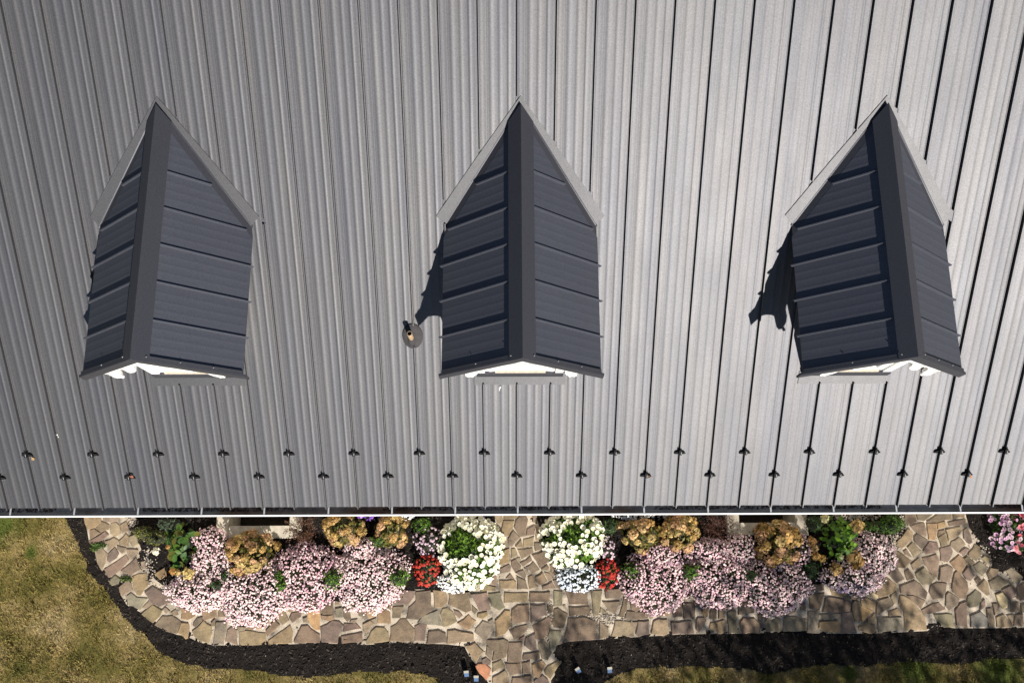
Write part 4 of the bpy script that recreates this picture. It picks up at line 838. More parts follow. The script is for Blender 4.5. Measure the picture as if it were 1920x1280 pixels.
# ------------------------------------------------------------------ the house
TH = math.atan(0.7526)                     # main roof pitch (9 in 12)
CT, ST = math.cos(TH), math.sin(TH)
PAN = 0.4064                               # panel width
RIDGE_Y = 6.7
RIDGE_S = RIDGE_Y/CT
def RP(x, y, h=0.0):
    """point on the front slope above plan position (x, y), lifted h along the roof normal"""
    return (x, y-h*ST, EAVE+y*math.tan(TH)+h*CT)

PH_T = 0.9447                                # dormer roof pitch (tan)
PH = math.atan(PH_T); CP, SP = math.cos(PH), math.sin(PH)
D_X = (-3.834, 0.032, 3.943); D_ZR = EAVE+3.0187; D_YF = 1.245; D_HW = 0.848
T_TH = math.tan(TH)
def valley_y(dx): return (D_ZR-EAVE-abs(dx)*PH_T)/T_TH
W_HALF = 0.50; W_Y = 1.49
PIPE = (-1.249, 1.842)

house = empty('house', (0, 0, 0), 'house with a steep charcoal standing seam metal roof and three gabled dormers', 'house')

def build_walls():
    b = MB(); x0, x1, y0, y1 = -8.9, 8.9, 0.45, 2*RIDGE_Y-0.45
    zt = EAVE+0.45*T_TH-0.25
    apex = EAVE+RIDGE_Y*T_TH-0.25
    prof = [(y0, -.05), (y1, -.05), (y1, zt), (RIDGE_Y, apex), (y0, zt)]
    b.prism([(x0, y, z) for y, z in prof], [(x1, y, z) for y, z in prof])
    return b.build('wall', WALLM, house)
build_walls()

def build_roof():
    X0, X1 = -9.2, 9.2
    b = MB()
    b.prism([RP(X0, 0.02, -.10), RP(X1, 0.02, -.10), RP(X1, RIDGE_Y-.02, -.10), RP(X0, RIDGE_Y-.02, -.10)],
            [RP(X0, 0.012, -.008), RP(X1, 0.012, -.008), RP(X1, RIDGE_Y-.02, -.008), RP(X0, RIDGE_Y-.02, -.008)])
    roof = b.build('roof', TRIM, house)
    # back slope
    def BP(x, y, h): p = RP(x, 2*RIDGE_Y-y, h); return (p[0], 2*RIDGE_Y-p[1], p[2])
    c = MB()
    c.prism([BP(X0, RIDGE_Y+.02, -.10), BP(X1, RIDGE_Y+.02, -.10), BP(X1, 2*RIDGE_Y, -.10), BP(X0, 2*RIDGE_Y, -.10)],
            [BP(X0, RIDGE_Y+.02, 0), BP(X1, RIDGE_Y+.02, 0), BP(X1, 2*RIDGE_Y, 0), BP(X0, 2*RIDGE_Y, 0)])
    c.build('back_slope', ROOF, roof)
    r = MB()
    r.prism([RP(X0, RIDGE_Y-.16, .03), RP(X1, RIDGE_Y-.16, .03), (X1, RIDGE_Y+.16, RP(0, RIDGE_Y-.16, .03)[2]), (X0, RIDGE_Y+.16, RP(0, RIDGE_Y-.16, .03)[2])],
            [RP(X0, RIDGE_Y-.155, .045), RP(X1, RIDGE_Y-.155, .045), (X1, RIDGE_Y+.0, EAVE+RIDGE_Y*T_TH+.07), (X0, RIDGE_Y+.0, EAVE+RIDGE_Y*T_TH+.07)])
    r.build('ridge_cap', TRIM, roof)
    # pans: flat strip with three shallow stiffening ribs
    u = [.022, .034]; h = [.0, .0]
    for cfr, hw_, hh_ in ((.17, .020, .0005), (.31, .037, .0027), (.54, .030, .0022), (.765, .024, .0027), (.90, .016, .0003)):
        cc = cfr*PAN
        for q in np.linspace(-1, 1, 9):
            u.append(cc+q*hw_); h.append(hh_*(.5+.5*math.cos(math.pi*q)))
    o_ = np.argsort(u); u = [u[i] for i in o_]; h = [h[i] for i in o_]
    u += [PAN-.036, PAN-.022]; h += [0, 0]
    # a faint dish in the first flat
    prof = []
    for a, hh in zip(u, h): prof.append((a, hh+(-.0010 if .03 < a < .08 else 0)))
    ys = np.linspace(-.012, RIDGE_Y-.05, 4)
    V = []; F = []; k = len(prof)
    for y in ys:
        for a, hh in prof: V.append(RP(a, y, hh))
    for r_ in range(len(ys)-1):
        for i in range(k-1): F.append((r_*k+i, r_*k+i+1, (r_+1)*k+i+1, (r_+1)*k+i))
    e = len(V)                     # hemmed front edge
    for a, hh in prof: V.append(RP(a, -.012, hh))
    for a, hh in prof: V.append(RP(a, -.012, hh-.012))
    for i in range(k-1): F.append((e+k+i, e+k+i+1, e+i+1, e+i))
    pan_me = mesh_py('roof_panel', V, F, ROOF, smooth=True)
    i0, i1 = -22, 22
    for i in range(i0, i1):
        obj('roof_panel', pan_me, roof, (i*PAN, 0, 0))
    # standing seams with flat flanges, cut where dormers, flashings and the pipe boot interrupt them
    sec = [(-.0255, -.004), (-.0255, .0035), (-.0125, .0035), (-.0125, .0006), (-.0070, .0006), (-.0070, .0435), (-.0052, .0465), (.0050, .0465), (.0070, .0435), (.0070, .0006), (.0125, .0006), (.0125, .0035), (.0255, .0035), (.0255, -.004)]
    def seam(x, ya, yb):
        V = [RP(x+a, ya, hh) for a, hh in sec]+[RP(x+a, yb, hh) for a, hh in sec]; n = len(sec)
        F = [(i, i+1, n+i+1, n+i) for i in range(n-1)]+[tuple(range(n-1, -1, -1)), tuple(range(n, 2*n))]
        obj('roof_seam', mesh_py('roof_seam', V, F, ROOF), roof)
    for i in range(i0, i1+1):
        x = i*PAN; iv = [(-.020, RIDGE_Y-.06)]
        for dx0 in D_X:
            d = abs(x-dx0)
            if d > 1.0: continue
            if d < .56: lo = 1.385
            else: lo = valley_y(d)-.30 if d < .84 else 2.97
            hi = 4.075-1.10*d+.03
            iv = [(a, b) for s in iv for (a, b) in ((s[0], min(s[1], lo)), (max(s[0], hi), s[1])) if b-a > .02]
        if i == -3: iv = [(a, b) for s in iv for (a, b) in ((s[0], min(s[1], 1.775)), (max(s[0], 1.99), s[1])) if b-a > .02]
        for a, b in iv: seam(x, a, b)
    return roof
roof = build_roof()

def build_gutter():
    X0, X1 = -9.2, 9.2; z = EAVE
    fb = MB(); fb.box(X0, X1, .022, .05, z-.24, z-.03); fb.build('fascia', WHITE, house)
    # K-style trough: outer shell
    prof = [(.018, -.035), (.018, -.150), (-.060, -.150), (-.092, -.105), (-.125, -.085), (-.125, -.042), (-.121, -.038), (-.108, -.038), (-.108, -.046)]
    inn = [(-.118, -.050), (-.118, -.082), (-.084, -.100), (-.056, -.142), (.010, -.142), (.010, -.035)]
    b = MB()
    n = len(prof)
    V = [(X0, y, z+q) for y, q in prof]+[(X1, y, z+q) for y, q in prof]
    b.add(V, [(i, i+1, n+i+1, n+i) for i in range(n-1)])
    g = obj('gutter', mesh_py('gutter', b.V, b.F, GUTW), house)
    n = len(inn)
    V = [(X0, y, z+q) for y, q in inn]+[(X1, y, z+q) for y, q in inn]
    obj('trough', mesh_py('trough', V, [(i, i+1, n+i+1, n+i) for i in range(n-1)], GUTIN), g)
    h = MB(); h.box(-.010, .010, -.110, .005, -.052, -.046); h.box(-.010, .010, -.002, .010, -.075, -.046)
    hm = h.build('gutter_hanger', ALU, g)
    for k, i in enumerate(range(-22, 23, 2)):
        o = hm if k == 0 else hm.copy()
        if k: COL.objects.link(o); o.parent = g
        o.location = (i*PAN+.012+random.uniform(-.008, .008), 0, z)
    # debris washed into the trough
    m = 2600
    xs = rng.uniform(-7, 7, m); xs = xs[smooth_noise(np.column_stack([xs, xs*0]), .9, 4) > .42]
    ps = np.column_stack([xs, rng.uniform(-.05, .005, len(xs)), np.full(len(xs), z-.136)])
    V, F, T = scatter([(-.5, -.2, 0), (.5, -.25, .1), (.5, .2, 0), (-.5, .25, .12)], [(0, 1, 2, 3)], ps, np.column_stack([rng.normal(0, .4, (len(xs), 2)), np.ones(len(xs))]),
                      rng.uniform(.01, .03, len(xs)), tint=np.array([[.05, .03, .02]])*rng.uniform(.4, 2.0, (len(xs), 1)))
    tag(obj('gutter_debris', mesh_np('gutter_debris', V, F, CHIP, T), g), kind='stuff')
build_gutter()

# ---- dormers
def dormer_meshes():
    """everything local to the dormer: x = offset from its ridge, y and z as in the world"""
    out = []
    def SPt(sg, d, y, h=0.0): return (sg*(d+h*SP), y, D_ZR-d*PH_T+h*CP)
    # white wall body
    b = MB()
    zt = D_ZR-W_HALF*PH_T-.12
    f = [(-W_HALF, W_Y, EAVE+.75), (W_HALF, W_Y, EAVE+.75), (W_HALF, W_Y, zt), (0, W_Y, D_ZR-.14), (-W_HALF, W_Y, zt)]
    b.prism(f, [(x, 4.4 if z > zt+.1 else 3.4, z) for x, y, z in f])
    out.append(('wall', b, WHITE, False))
    # roof slabs with white underside
    for sg in (-1, 1):
        b = MB()
        q = [(0, D_YF), (D_HW, D_YF), (D_HW, valley_y(D_HW)+.05), (0, valley_y(0)+.05)]
        lo = [(sg*d, y, D_ZR-d*PH_T-.075) for d, y in q]; hi = [(sg*d, y, D_ZR-d*PH_T-.006) for d, y in q]
        if sg < 0: lo.reverse(); hi.reverse()
        b.prism(lo, hi); out.append(('roof_deck', b, TRIM, False))
        b = MB()
        q = [(.02, D_YF+.003), (D_HW-.02, D_YF+.003), (D_HW-.02, valley_y(D_HW)), (.02, valley_y(.02))]
        lo = [(sg*d, y, D_ZR-d*PH_T-.088) for d, y in q]; hi = [(sg*d, y, D_ZR-d*PH_T-.077) for d, y in q]
        if sg < 0: lo.reverse(); hi.reverse()
        b.prism(lo, hi); out.append(('soffit', b, WHITE, False))
        # panels between seams
        def dmax(y, back=.13): return min(D_HW+.012, ((D_ZR-EAVE)-(y+back)*T_TH)/PH_T)
        ks = [D_YF+.02]+[D_YF+PAN*k for k in range(1, 6)]+[valley_y(0)-.15]
        ykink = (D_ZR-EAVE-D_HW*PH_T)/T_TH-.13
        for a, c in zip(ks[:-1], ks[1:]):
            yy = [(a+.012, 0.)]
            for fr in (.30, .53, .76):
                for q in np.linspace(-1, 1, 7): yy.append((a+fr*PAN+q*.026, .0013*(.5+.5*math.cos(math.pi*q))))
            yy.append((a+PAN-.012, 0.))
            if a < ykink < c: yy.append((ykink, 0.))
            yy = sorted(y for y in yy if y[0] <= c-.011)
            yy.append((c-.0105, 0.)); yy = sorted(set(yy))
            b = MB(); V = []; F = []
            for y, h in yy:
                dm = max(dmax(y), .03)
                V += [SPt(sg, .02, y, h+.004), SPt(sg, dm, y, h+.004), SPt(sg, dm, y, h+.004), SPt(sg, dm, y, -.006)]
            for i in range(len(yy)-1):
                F += [(4*i, 4*i+4, 4*i+5, 4*i+1), (4*i+2, 4*i+6, 4*i+7, 4*i+3)]
            if sg < 0: F = [tuple(reversed(t)) for t in F]
            F = [tuple(reversed(t)) for t in F]
            b.add(V, F); out.append(('roof_panel', b, DORM_SHADE, True))
        for k in range(1, 6):
            y = D_YF+PAN*k; dm = dmax(y)+(.022 if dmax(y) > D_HW else -.005)
            b = MB()
            s = [(-.011, 0), (-.0065, .006), (-.0065, .026), (.0065, .029), (.0065, .006), (.011, 0)]
            b.prism([SPt(sg, .085, y+a, h) for a, h in s], [SPt(sg, dm, y+a, h) for a, h in s])
            out.append(('roof_seam', b, DORM_SHADE, False))
        # valley flashing: wing on the main roof and wing on the dormer roof
        b = MB()
        def MR(dx, y, h): p = RP(dx, y, h); return (sg*p[0], p[1], p[2])
        out_l = [(0, 4.080), (.50, 3.535), (.942, 3.034)]
        in_l = [(0, 3.995), (.42, valley_y(.42)-.02), (.842, 2.945)]
        ring = out_l+in_l[::-1]
        b.prism([MR(x, y, .004) for x, y in ring], [MR(x, y, .013) for x, y in ring])
        out.append(('valley_flashing', b, FLASH, False))
        b = MB()
        r2 = [(.05, valley_y(.05)-.01), (D_HW+.004, valley_y(D_HW)-.01), (D_HW+.004, valley_y(D_HW)-.15), (.05, valley_y(.05)-.15)]
        b.prism([SPt(sg, d, y, -.004) for d, y in r2], [SPt(sg, d, y, .003) for d, y in r2])
        b.prism([SPt(sg, d, y, .002) for d, y in [(.05, valley_y(.05)-.002), (D_HW+.006, valley_y(D_HW)-.002), (D_HW+.006, valley_y(D_HW)-.022), (.05, valley_y(.05)-.022)]],
                [SPt(sg, d, y, .016) for d, y in [(.05, valley_y(.05)-.002), (D_HW+.006, valley_y(D_HW)-.002), (D_HW+.006, valley_y(D_HW)-.016), (.05, valley_y(.05)-.016)]])
        out.append(('valley_trim', b, TRIM, False))
        # front rake: fascia board plus raised top flange
        b = MB()
        e = D_HW+.045
        fl = [(0, .030), (e, .030), (e, .036), (0, .036)]
        def FP(d, y, v): return (sg*d, y, D_ZR-d*PH_T+v)
        b.prism([FP(0, D_YF-.030, -.115), FP(e, D_YF-.030, -.115), FP(e, D_YF-.030, .048), FP(0, D_YF-.030, .048)],
                [FP(0, D_YF-.004, -.115), FP(e, D_YF-.004, -.115), FP(e, D_YF-.004, .048), FP(0, D_YF-.004, .048)])
        b.prism([FP(0, D_YF-.004, .006), FP(e-.03, D_YF-.004, .006), FP(e-.03, D_YF-.004, .046), FP(0, D_YF-.004, .046)],
                [FP(0, D_YF+.030, .006), FP(e-.03, D_YF+.030, .006), FP(e-.03, D_YF+.030, .046), FP(0, D_YF+.030, .046)])
        out.append(('rake_fascia', b, TRIM, False))
        # scalloped white bargeboard below the rake
        sc = [(.0, .40), (.07, .315), (.13, .285), (.18, .30), (.21, .37), (.215, .44), (.245, .485), (.29, .505), (.335, .485), (.355, .44), (.352, .385), (.33, .35), (.315, .345), (.345, .30), (.40, .262),
              (.45, .285), (.475, .355), (.475, .44), (.50, .515), (.545, .545), (.592, .515), (.612, .45), (.606, .40), (.585, .37), (.57, .365), (.60, .30), (.64, .235), (.70, .175), (.78, .118)]
        top_ = [(d, .105) for d, _ in sc]
        b = MB(); n = len(sc); V = []; F = []
        for y in (1.258, 1.300):
            V += [FP(d, y, -v*.97) for d, v in sc]+[FP(d, y, -v) for d, v in top_]
        for s in (0, 2*n):
            F += [(s+i, s+i+1, s+n+i+1, s+n+i) for i in range(n-1)]
        F += [(i, i+1, 2*n+i+1, 2*n+i) for i in range(n-1)]
        b.add(V, F)
        out.append(('bargeboard', b, WHITE, False))
        b = MB()
        cx, v0 = .540, .528
        rr = [(.010, 0), (.015, .008), (.009, .016), (.017, .026), (.020, .036), (.015, .047), (.006, .053)]
        b.tube([(sg*cx, 1.279, D_ZR-cx*PH_T-v0-t) for r_, t in rr], [r_ for r_, t in rr], 10)
        out.append(('pendant', b, WHITE, True))
        # corner board
        b = MB(); x0, x1 = (W_HALF-.08, W_HALF+.012) if sg > 0 else (-W_HALF-.012, -W_HALF+.08)
        b.box(x0, x1, W_Y-.024, W_Y+.02, EAVE+1.02, D_ZR-.42*PH_T-.17); out.append(('corner_board', b, WHITE, False))
    # ridge cap
    for sg in (-1, 1):
        b = MB()
        yb0, ybe = 3.985, 3.84
        lo = [(0, D_YF-.034, .050), (.108, D_YF-.034, .040), (.108, ybe, .040), (0, yb0, .050)]
        V = [SPt(sg, d, y, h) for d, y, h in lo]
        Vt = [(sg*0.0, D_YF-.034, D_ZR+.066), V[1], V[2], (0.0, yb0, D_ZR+.066)]
        Vb = [(0.0, D_YF-.034, D_ZR+.02), SPt(sg, .105, D_YF-.034, .004), SPt(sg, .105, ybe, .004), (0.0, yb0, D_ZR+.02)]
        b.prism(Vb, Vt); out.append(('ridge_cap', b, TRIM, False))
    # apron flashing below the window
    b = MB()
    ring = [(-.55, 1.367), (.55, 1.367), (.55, 1.496), (-.55, 1.496)]
    b.prism([RP(x, y, .005) for x, y in ring], [RP(x, y, .014) for x, y in ring])
    out.append(('apron_flashing', b, FLASH, False))
    b = MB(); b.box(-.515, .515, W_Y-.046, W_Y-.002, EAVE+1.06, EAVE+1.215); out.append(('apron_upstand', b, TRIM, False))
    # window
    z0 = EAVE+1.37
    b = MB(); b.box(-.295, .295, W_Y-.060, W_Y+.01, z0, z0+.04); out.append(('window_sill', b, CREAM, False))
    b = MB()
    for x0, x1, a, c in ((-.33, -.25, z0+.042, z0+.90), (.25, .33, z0+.042, z0+.90), (-.249, .249, z0+.042, z0+.10), (-.249, .249, z0+.83, z0+.90), (-.249, .249, z0+.49, z0+.53)):
        b.box(x0, x1, W_Y-.036, W_Y+.012, a, c)
    out.append(('window_frame', b, WHITE, False))
    b = MB(); b.box(-.248, .248, W_Y-.012, W_Y-.004, z0+.10, z0+.83); out.append(('window_pane', b, PALE_PANE, False))
    # fixing screws on the caps
    for x, y in ((.08, D_YF+.012), (-.08, D_YF+.012), (.34, D_YF+.012), (.60, D_YF+.012), (-.45, D_YF+.012)):
        b = MB()
        p = SPt(1 if x > 0 else -1, abs(x), y, .052 if abs(x) < .14 else .042)
        b.tube([p, (p[0]+(.006 if x > 0 else -.006), p[1], p[2]+.007)], [.007, .005], 6)
        out.append(('fixing_screw', b, SCREW, False))
    return out

dm = dormer_meshes()
built = {}
d_labels = ('left-hand gabled dormer with a dark metal roof and white gable', 'middle gabled dormer with a dark metal roof above the front path', 'right-hand gabled dormer casting a sharp shadow on the main roof')
for n_, (x0, lab) in enumerate(zip(D_X, d_labels)):
    base = None
    for i, (nm, b, mat, sm) in enumerate(dm):
        if n_ == 0: o = b.build(nm, mat, None, sm); built[i] = o
        else:
            o = built[i].copy(); COL.objects.link(o)
        if i == 0:
            o.name = 'dormer'; o.parent = house; o.location = (x0, 0, 0); base = o; o['label'] = lab
        else: o.parent = base; o.location = (0, 0, 0)

# ---- vent pipe and its boot on the main roof
def vent_pipe():
    x, y = PIPE; zb = RP(x, y)[2]
    b = MB(); n = 14
    top = zb+.265
    V = []; F = []
    for r_, z in ((.031, zb-.03), (.031, top), (.024, top), (.024, zb-.25)):
        V += [(r_*math.cos(2*math.pi*k/n), r_*math.sin(2*math.pi*k/n), z) for k in range(n)]
    for j in range(3):
        for k in range(n): F.append((j*n+k, j*n+(k+1) % n, (j+1)*n+(k+1) % n, (j+1)*n+k))
    F.append(tuple(range(3*n, 4*n)))
    me = mesh_py('vent_pipe', V, F, [BRASSY, BLACKM], True)
    for i, q in enumerate(me.polygons): q.material_index = 1 if i >= 2*n else 0  # inner faces take black to stand for the shade down the bore
    p = obj('vent_pipe', me, house, (x, y, 0))
    V = []; F = []; m = 28
    cx, cy = -1.236-x, 1.880
    rings = [(1.0, .004), (1.0, .012), (.96, .020), (.55, .030), (.34, .040), (.29, .060)]
    for f, h in rings:
        for k in range(m):
            a = 2*math.pi*k/m; px = .121*math.cos(a); py = .124*math.sin(a)
            if math.sin(a) < -.3: py *= 1.06
            qx = cx*(f if f < .9 else 1)+px*f; qy = (cy if f > .5 else y)+py*f
            q = RP(qx, qy, h); V.append((q[0], q[1]-y, q[2]))
    for j in range(len(rings)-1):
        for k in range(m): F.append((j*m+k, j*m+(k+1) % m, (j+1)*m+(k+1) % m, (j+1)*m+k))
    F.append(tuple(range((len(rings)-1)*m, len(rings)*m)))
    obj('pipe_boot', mesh_py('pipe_boot', V, F, RUBBER, True), p)
vent_pipe()

# ---- snow guards clamped to the seams, two staggered rows
def snow_guards():
    # local axes: X across, Y up-slope, Z roof normal; the parent object is tilted to the pitch
    b = MB(); b.box(-.017, .017, -.030, .036, .006, .060); b.box(-.006, .006, .036, .062, .020, .050)
    clamp = b.build('snow_guard', BLACKM, house)
    V = []; F = []; n = 13
    for j in range(2):
        for i in range(n):
            t = -1+2*i/(n-1)
            hgt = .046*math.sqrt(max(0, 1-abs(t)**2.6))+.004
            x = .073*t
            y0 = -.040+.006*t*t; th = .004 if j else 0
            V += [(x, y0-th, .004), (x, y0+hgt*.92-th, .006+hgt*.62), ]
    def id_(j, i, k): return j*2*n+2*i+k
    for j in range(2):
        for i in range(n-1): F.append((id_(j, i, 0), id_(j, i+1, 0), id_(j, i+1, 1), id_(j, i, 1)))
    for i in range(n-1):
        F.append((id_(0, i, 1), id_(0, i+1, 1), id_(1, i+1, 1), id_(1, i, 1)))
        F.append((id_(0, i, 0), id_(0, i+1, 0), id_(1, i+1, 0), id_(1, i, 0)))
    blade = obj('blade', mesh_py('blade', V, F, BLACKM), clamp)
    # pale strips paint in the blade's sunlit lower edge; then the strap over the seam
    b = MB()
    for sg in (-1, 1): b.box(sg*.044-.018, sg*.044+.018, -.0475, -.0455, .005, .009)
    lit_edge = b.build('lit_edge', DULL, clamp)
    b = MB(); b.box(.004, .011, -.018, .016, .0605, .0630); strap = b.build('strap', DULL, clamp)
    first = True
    for (y, par) in ((.628, 1), (.366, 0)):
        for i in range(-22, 23):
            if (i % 2 != 0) != (par == 1): continue
            if first: o = clamp; first = False
            else:
                o = clamp.copy(); COL.objects.link(o); o.parent = house
                for src in (blade, lit_edge, strap):
                    c = src.copy(); COL.objects.link(c); c.parent = o
            o.location = RP(i*PAN, y, .002); o.rotation_euler = (TH, 0, random.gauss(0, .03))
snow_guards()

# ---- dry leaves caught on the guards
def fallen_leaf(x, y, h, col, lab, rz):
    V = [(0, -.030, 0), (.018, -.012, .006), (.022, .01, .002), (.006, .030, .008), (0, .042, .004), (-.01, .026, .001), (-.022, .006, .008), (-.016, -.016, .003), (0, 0, -.003)]
    F = [(i, (i+1) % 8, 8) for i in range(8)]
    me = mesh_py('fallen_leaf', V, F, simple('dry_leaf', col, .7, 0, 60, .3))
    o = tag(obj('fallen_leaf', me, None, RP(x, y, h), (TH, 0, rz)), lab, 'leaf'); o.scale = (.8, .8, .8)
fallen_leaf(-6.03, .571, .020, (.26, .16, .06), 'small yellow dry leaf under the far left snow guard of the upper row', .4)
fallen_leaf(-4.83, .376, .055, (.20, .07, .04), 'reddish brown dry leaf stuck on a left snow guard of the lower row', 1.2)
fallen_leaf(5.73, .327, .030, (.34, .13, .04), 'orange dry leaf below a right snow guard of the lower row', .2)
fallen_leaf(1.66, .346, .030, (.30, .13, .05), 'brown dry leaf tucked beside a middle snow guard of the lower row', 2.0)

# ---- bird droppings
def dropping(x, y, lab, k):
    V = []; F = []
    for j in range(k):
        cx, cy = random.gauss(0, .012), random.gauss(0, .018); r_ = random.uniform(.004, .010); b = len(V)
        V += [(cx+r_*math.cos(a)*random.uniform(.7, 1.2), cy+r_*math.sin(a)*1.3, .001+.0004*j) for a in np.linspace(0, 2*math.pi, 8)[:-1]]
        F.append(tuple(range(b, b+7)))
    tag(obj('bird_dropping', mesh_py('bird_dropping', V, F, WHITE), None, RP(x, y, .003), (TH, 0, 0)), lab, 'dropping')
dropping(-.205, 1.315, 'white bird dropping on the roof just below the middle dormer', 5)
dropping(-5.66, .81, 'white bird dropping on the far left roof above the snow guards', 2)

# ------------------------------------------------------------------ window wells
def window_well(x0, x1, y0, label):
    t = empty('window_well', ((x0+x1)/2, .45, 0), label, 'window well')
    cx = (x0+x1)/2
    z1 = .11
    for nm, bx in (('side_wall', (x0, x0+.20, y0, .45)), ('side_wall', (x1-.20, x1, y0, .45)), ('front_wall', (x0+.2005, x1-.2005, y0, y0+.20))):
        b = MB(); a0, a1, b0, b1 = bx
        e = .012
        b.prism([(a0-cx, b0-.45, -.7), (a1-cx, b0-.45, -.7), (a1-cx, b1-.45-.003, -.7), (a0-cx, b1-.45-.003, -.7)],
                [(a0-cx, b0-.45, z1-e), (a1-cx, b0-.45, z1-e), (a1-cx, b1-.45-.003, z1-e), (a0-cx, b1-.45-.003, z1-e)])
        b.prism([(a0-cx, b0-.45, z1-e), (a1-cx, b0-.45, z1-e), (a1-cx, b1-.453, z1-e), (a0-cx, b1-.453, z1-e)],
                [(a0-cx+e, b0-.45+e, z1), (a1-cx-e, b0-.45+e, z1), (a1-cx-e, b1-.453, z1), (a0-cx+e, b1-.453, z1)])
        b.build(nm, CONC, t)
    b = MB(); b.box(x0+.2-cx, x1-.2-cx, y0+.2-.45, -.004, -.72, -.55); b.build('well_floor', WELLFLOOR, t)
window_well(WELLS[0][0], WELLS[0][1], WELLS[0][2], 'concrete window well with leaf litter behind the left golden shrub')
window_well(WELLS[1][0], WELLS[1][1], WELLS[1][2], 'concrete window well behind the golden shrub right of the path')

# ------------------------------------------------------------------ planting
leafV = [(0, -.5, 0), (.24, -.1, .05), (.2, .2, .04), (0, .55, -.04), (-.2, .2, .04), (-.24, -.1, .05)]
leafF = [(0, 1, 2), (0, 2, 3), (0, 3, 4), (0, 4, 5)]
budV = [(.5, 0, .1), (.35, .35, .12), (0, .5, .1), (-.35, .35, .1), (-.5, 0, .12), (-.35, -.35, .1), (0, -.5, .12), (.35, -.35, .1), (0, 0, .42)]
budF = [(i, (i+1) % 8, 8) for i in range(8)]

def dome(lobes, n, top_bias=0.0, jitter=.05, inner=0.0):
    """random points + normals on the upper surface of overlapping ellipsoid lobes (cx, cy, rx, ry, h)"""
    P = []; Q = []
    w = np.array([l[2]*l[3]*(1+l[4]/max(l[2], l[3])) for l in lobes]); w /= w.sum()
    for l, k in zip(lobes, rng.multinomial(n*2, w)):
        cx, cy, rx, ry, h = l
        ct = rng.random(k)**(1.0/(1.0+top_bias)); ct = np.clip(ct, .0, 1)
        a = rng.uniform(0, 2*np.pi, k); st = np.sqrt(1-ct*ct)
        ph = cx*7.3+cy*3.1
        lump = 1+jitter*(.55*np.sin(3*a+ph)+.45*np.sin(5*a+2*ph)+.35*np.sin(8*a+3*ph))*st+jitter*2*(smooth_noise(np.column_stack([a*2+cx*3, ct*5+cy*3]), 1.3, 77)-.5)+rng.normal(0, jitter*.5, k)-inner*rng.random(k)
        p = np.column_stack([cx+rx*st*np.cos(a)*lump, cy+ry*st*np.sin(a)*lump, .02+h*ct*lump])
        q = np.column_stack([st*np.cos(a)/rx, st*np.sin(a)/ry, ct/h]); q /= np.linalg.norm(q, axis=1, keepdims=True)
        ok = np.ones(k, bool)
        for m in lobes:
            if m is l: continue
            ok &= ((p[:, 0]-m[0])/m[2])**2+((p[:, 1]-m[1])/m[3])**2+(p[:, 2]/m[4])**2 > .86
        P.append(p[ok]); Q.append(q[ok])
    P = np.concatenate(P); Q = np.concatenate(Q)
    i = rng.permutation(len(P))[:n]
    return P[i], Q[i]

def core(name, lobes, col, parent, f=.86):
    """dark twiggy heart so that no ground shows through"""
    b = MB()
    for cx, cy, rx, ry, h in lobes:
        n, m = 12, 4; V = []; F = []
        for j in range(m):
            ct = j/m; st = math.sqrt(1-ct*ct)
            for k in range(n):
                a = 2*math.pi*k/n; r_ = f*(1+random.uniform(-.08, .05))
                V.append((cx+rx*st*math.cos(a)*r_, cy+ry*st*math.sin(a)*r_, .01+h*ct*r_))
        V.append((cx, cy, h*f))
        for j in range(m-1):
            for k in range(n): F.append((j*n+k, j*n+(k+1) % n, (j+1)*n+(k+1) % n, (j+1)*n+k))
        for k in range(n): F.append(((m-1)*n+k, (m-1)*n+(k+1) % n, m*n))
        b.add(V, F)
    return b

_core_mats = {}
def core_mat(col):
    if col not in _core_mats: _core_mats[col] = simple('inner_stems', col, .9, 0, 40, .5)
    return _core_mats[col]

def local(lobes):
    x = sum(l[0] for l in lobes)/len(lobes); y = sum(l[1] for l in lobes)/len(lobes)
    return (x, y), [(l[0]-x, l[1]-y)+tuple(l[2:]) for l in lobes]

def area(lobes): return sum(math.pi*l[2]*l[3] for l in lobes)

def foliage(t, lobes, n, size, cols, tilt=.6, jitter=.08, inner=.25, name='foliage', bias=.3):
    P, Q = dome(lobes, n, bias, jitter, inner)
    k = len(P)
    w = rng.dirichlet(np.full(len(cols), .9), k)
    tint = w @ np.array(cols)*rng.uniform(.7, 1.25, (k, 1))
    nrm = Q+rng.normal(0, tilt, (k, 3)); nrm[:, 2] = np.abs(nrm[:, 2])+.15
    V, F, T = scatter(leafV, leafF, P, nrm, rng.uniform(size*.6, size*1.25, k), tint=tint)
    return tag(obj(name, mesh_np(name, V, F, LEAF, T), t), kind='stuff')

def small_blossoms(t, lobes, n, size, cols, weights, jitter=.07, patch=None, name='blossoms', bias=.2, lift=.02, up=.55):
    P, Q = dome(lobes, n, bias, jitter)
    if patch is not None:      # leave ragged gaps
        keep = smooth_noise(P[:, :2]+40, patch[0], 17)+.35*rng.random(len(P)) > patch[1]
        P, Q = P[keep], Q[keep]
    k = len(P)
    idx = rng.choice(len(cols), k, p=np.array(weights)/sum(weights))
    tint = np.array(cols)[idx]*rng.uniform(.82, 1.12, (k, 1))
    nrm = Q*(1-up)+np.array([[0.05, -.25, 1.0]])*up+rng.normal(0, .28, (k, 3))
    P = P+Q*lift*rng.uniform(.2, 1.3, (k, 1))
    V, F, T = scatter(budV, budF, P, nrm, rng.uniform(size*.75, size*1.2, k), tint=np.clip(tint, 0, .9))
    # darker eye / shaded rim comes from real relief; slightly greener base ring
    return tag(obj(name, mesh_np(name, V, F, PETAL, T, smooth=True), t), kind='stuff')

def plant(name, lobes, label, cat, group=None, corecol=(.012, .016, .008), f=.84):
    (x, y), L = local(lobes)
    t = empty(name, (x, y, .02), label, cat, group)
    core('stems', L, corecol, t, f).build('stems', core_mat(corecol), t)
    return t, L

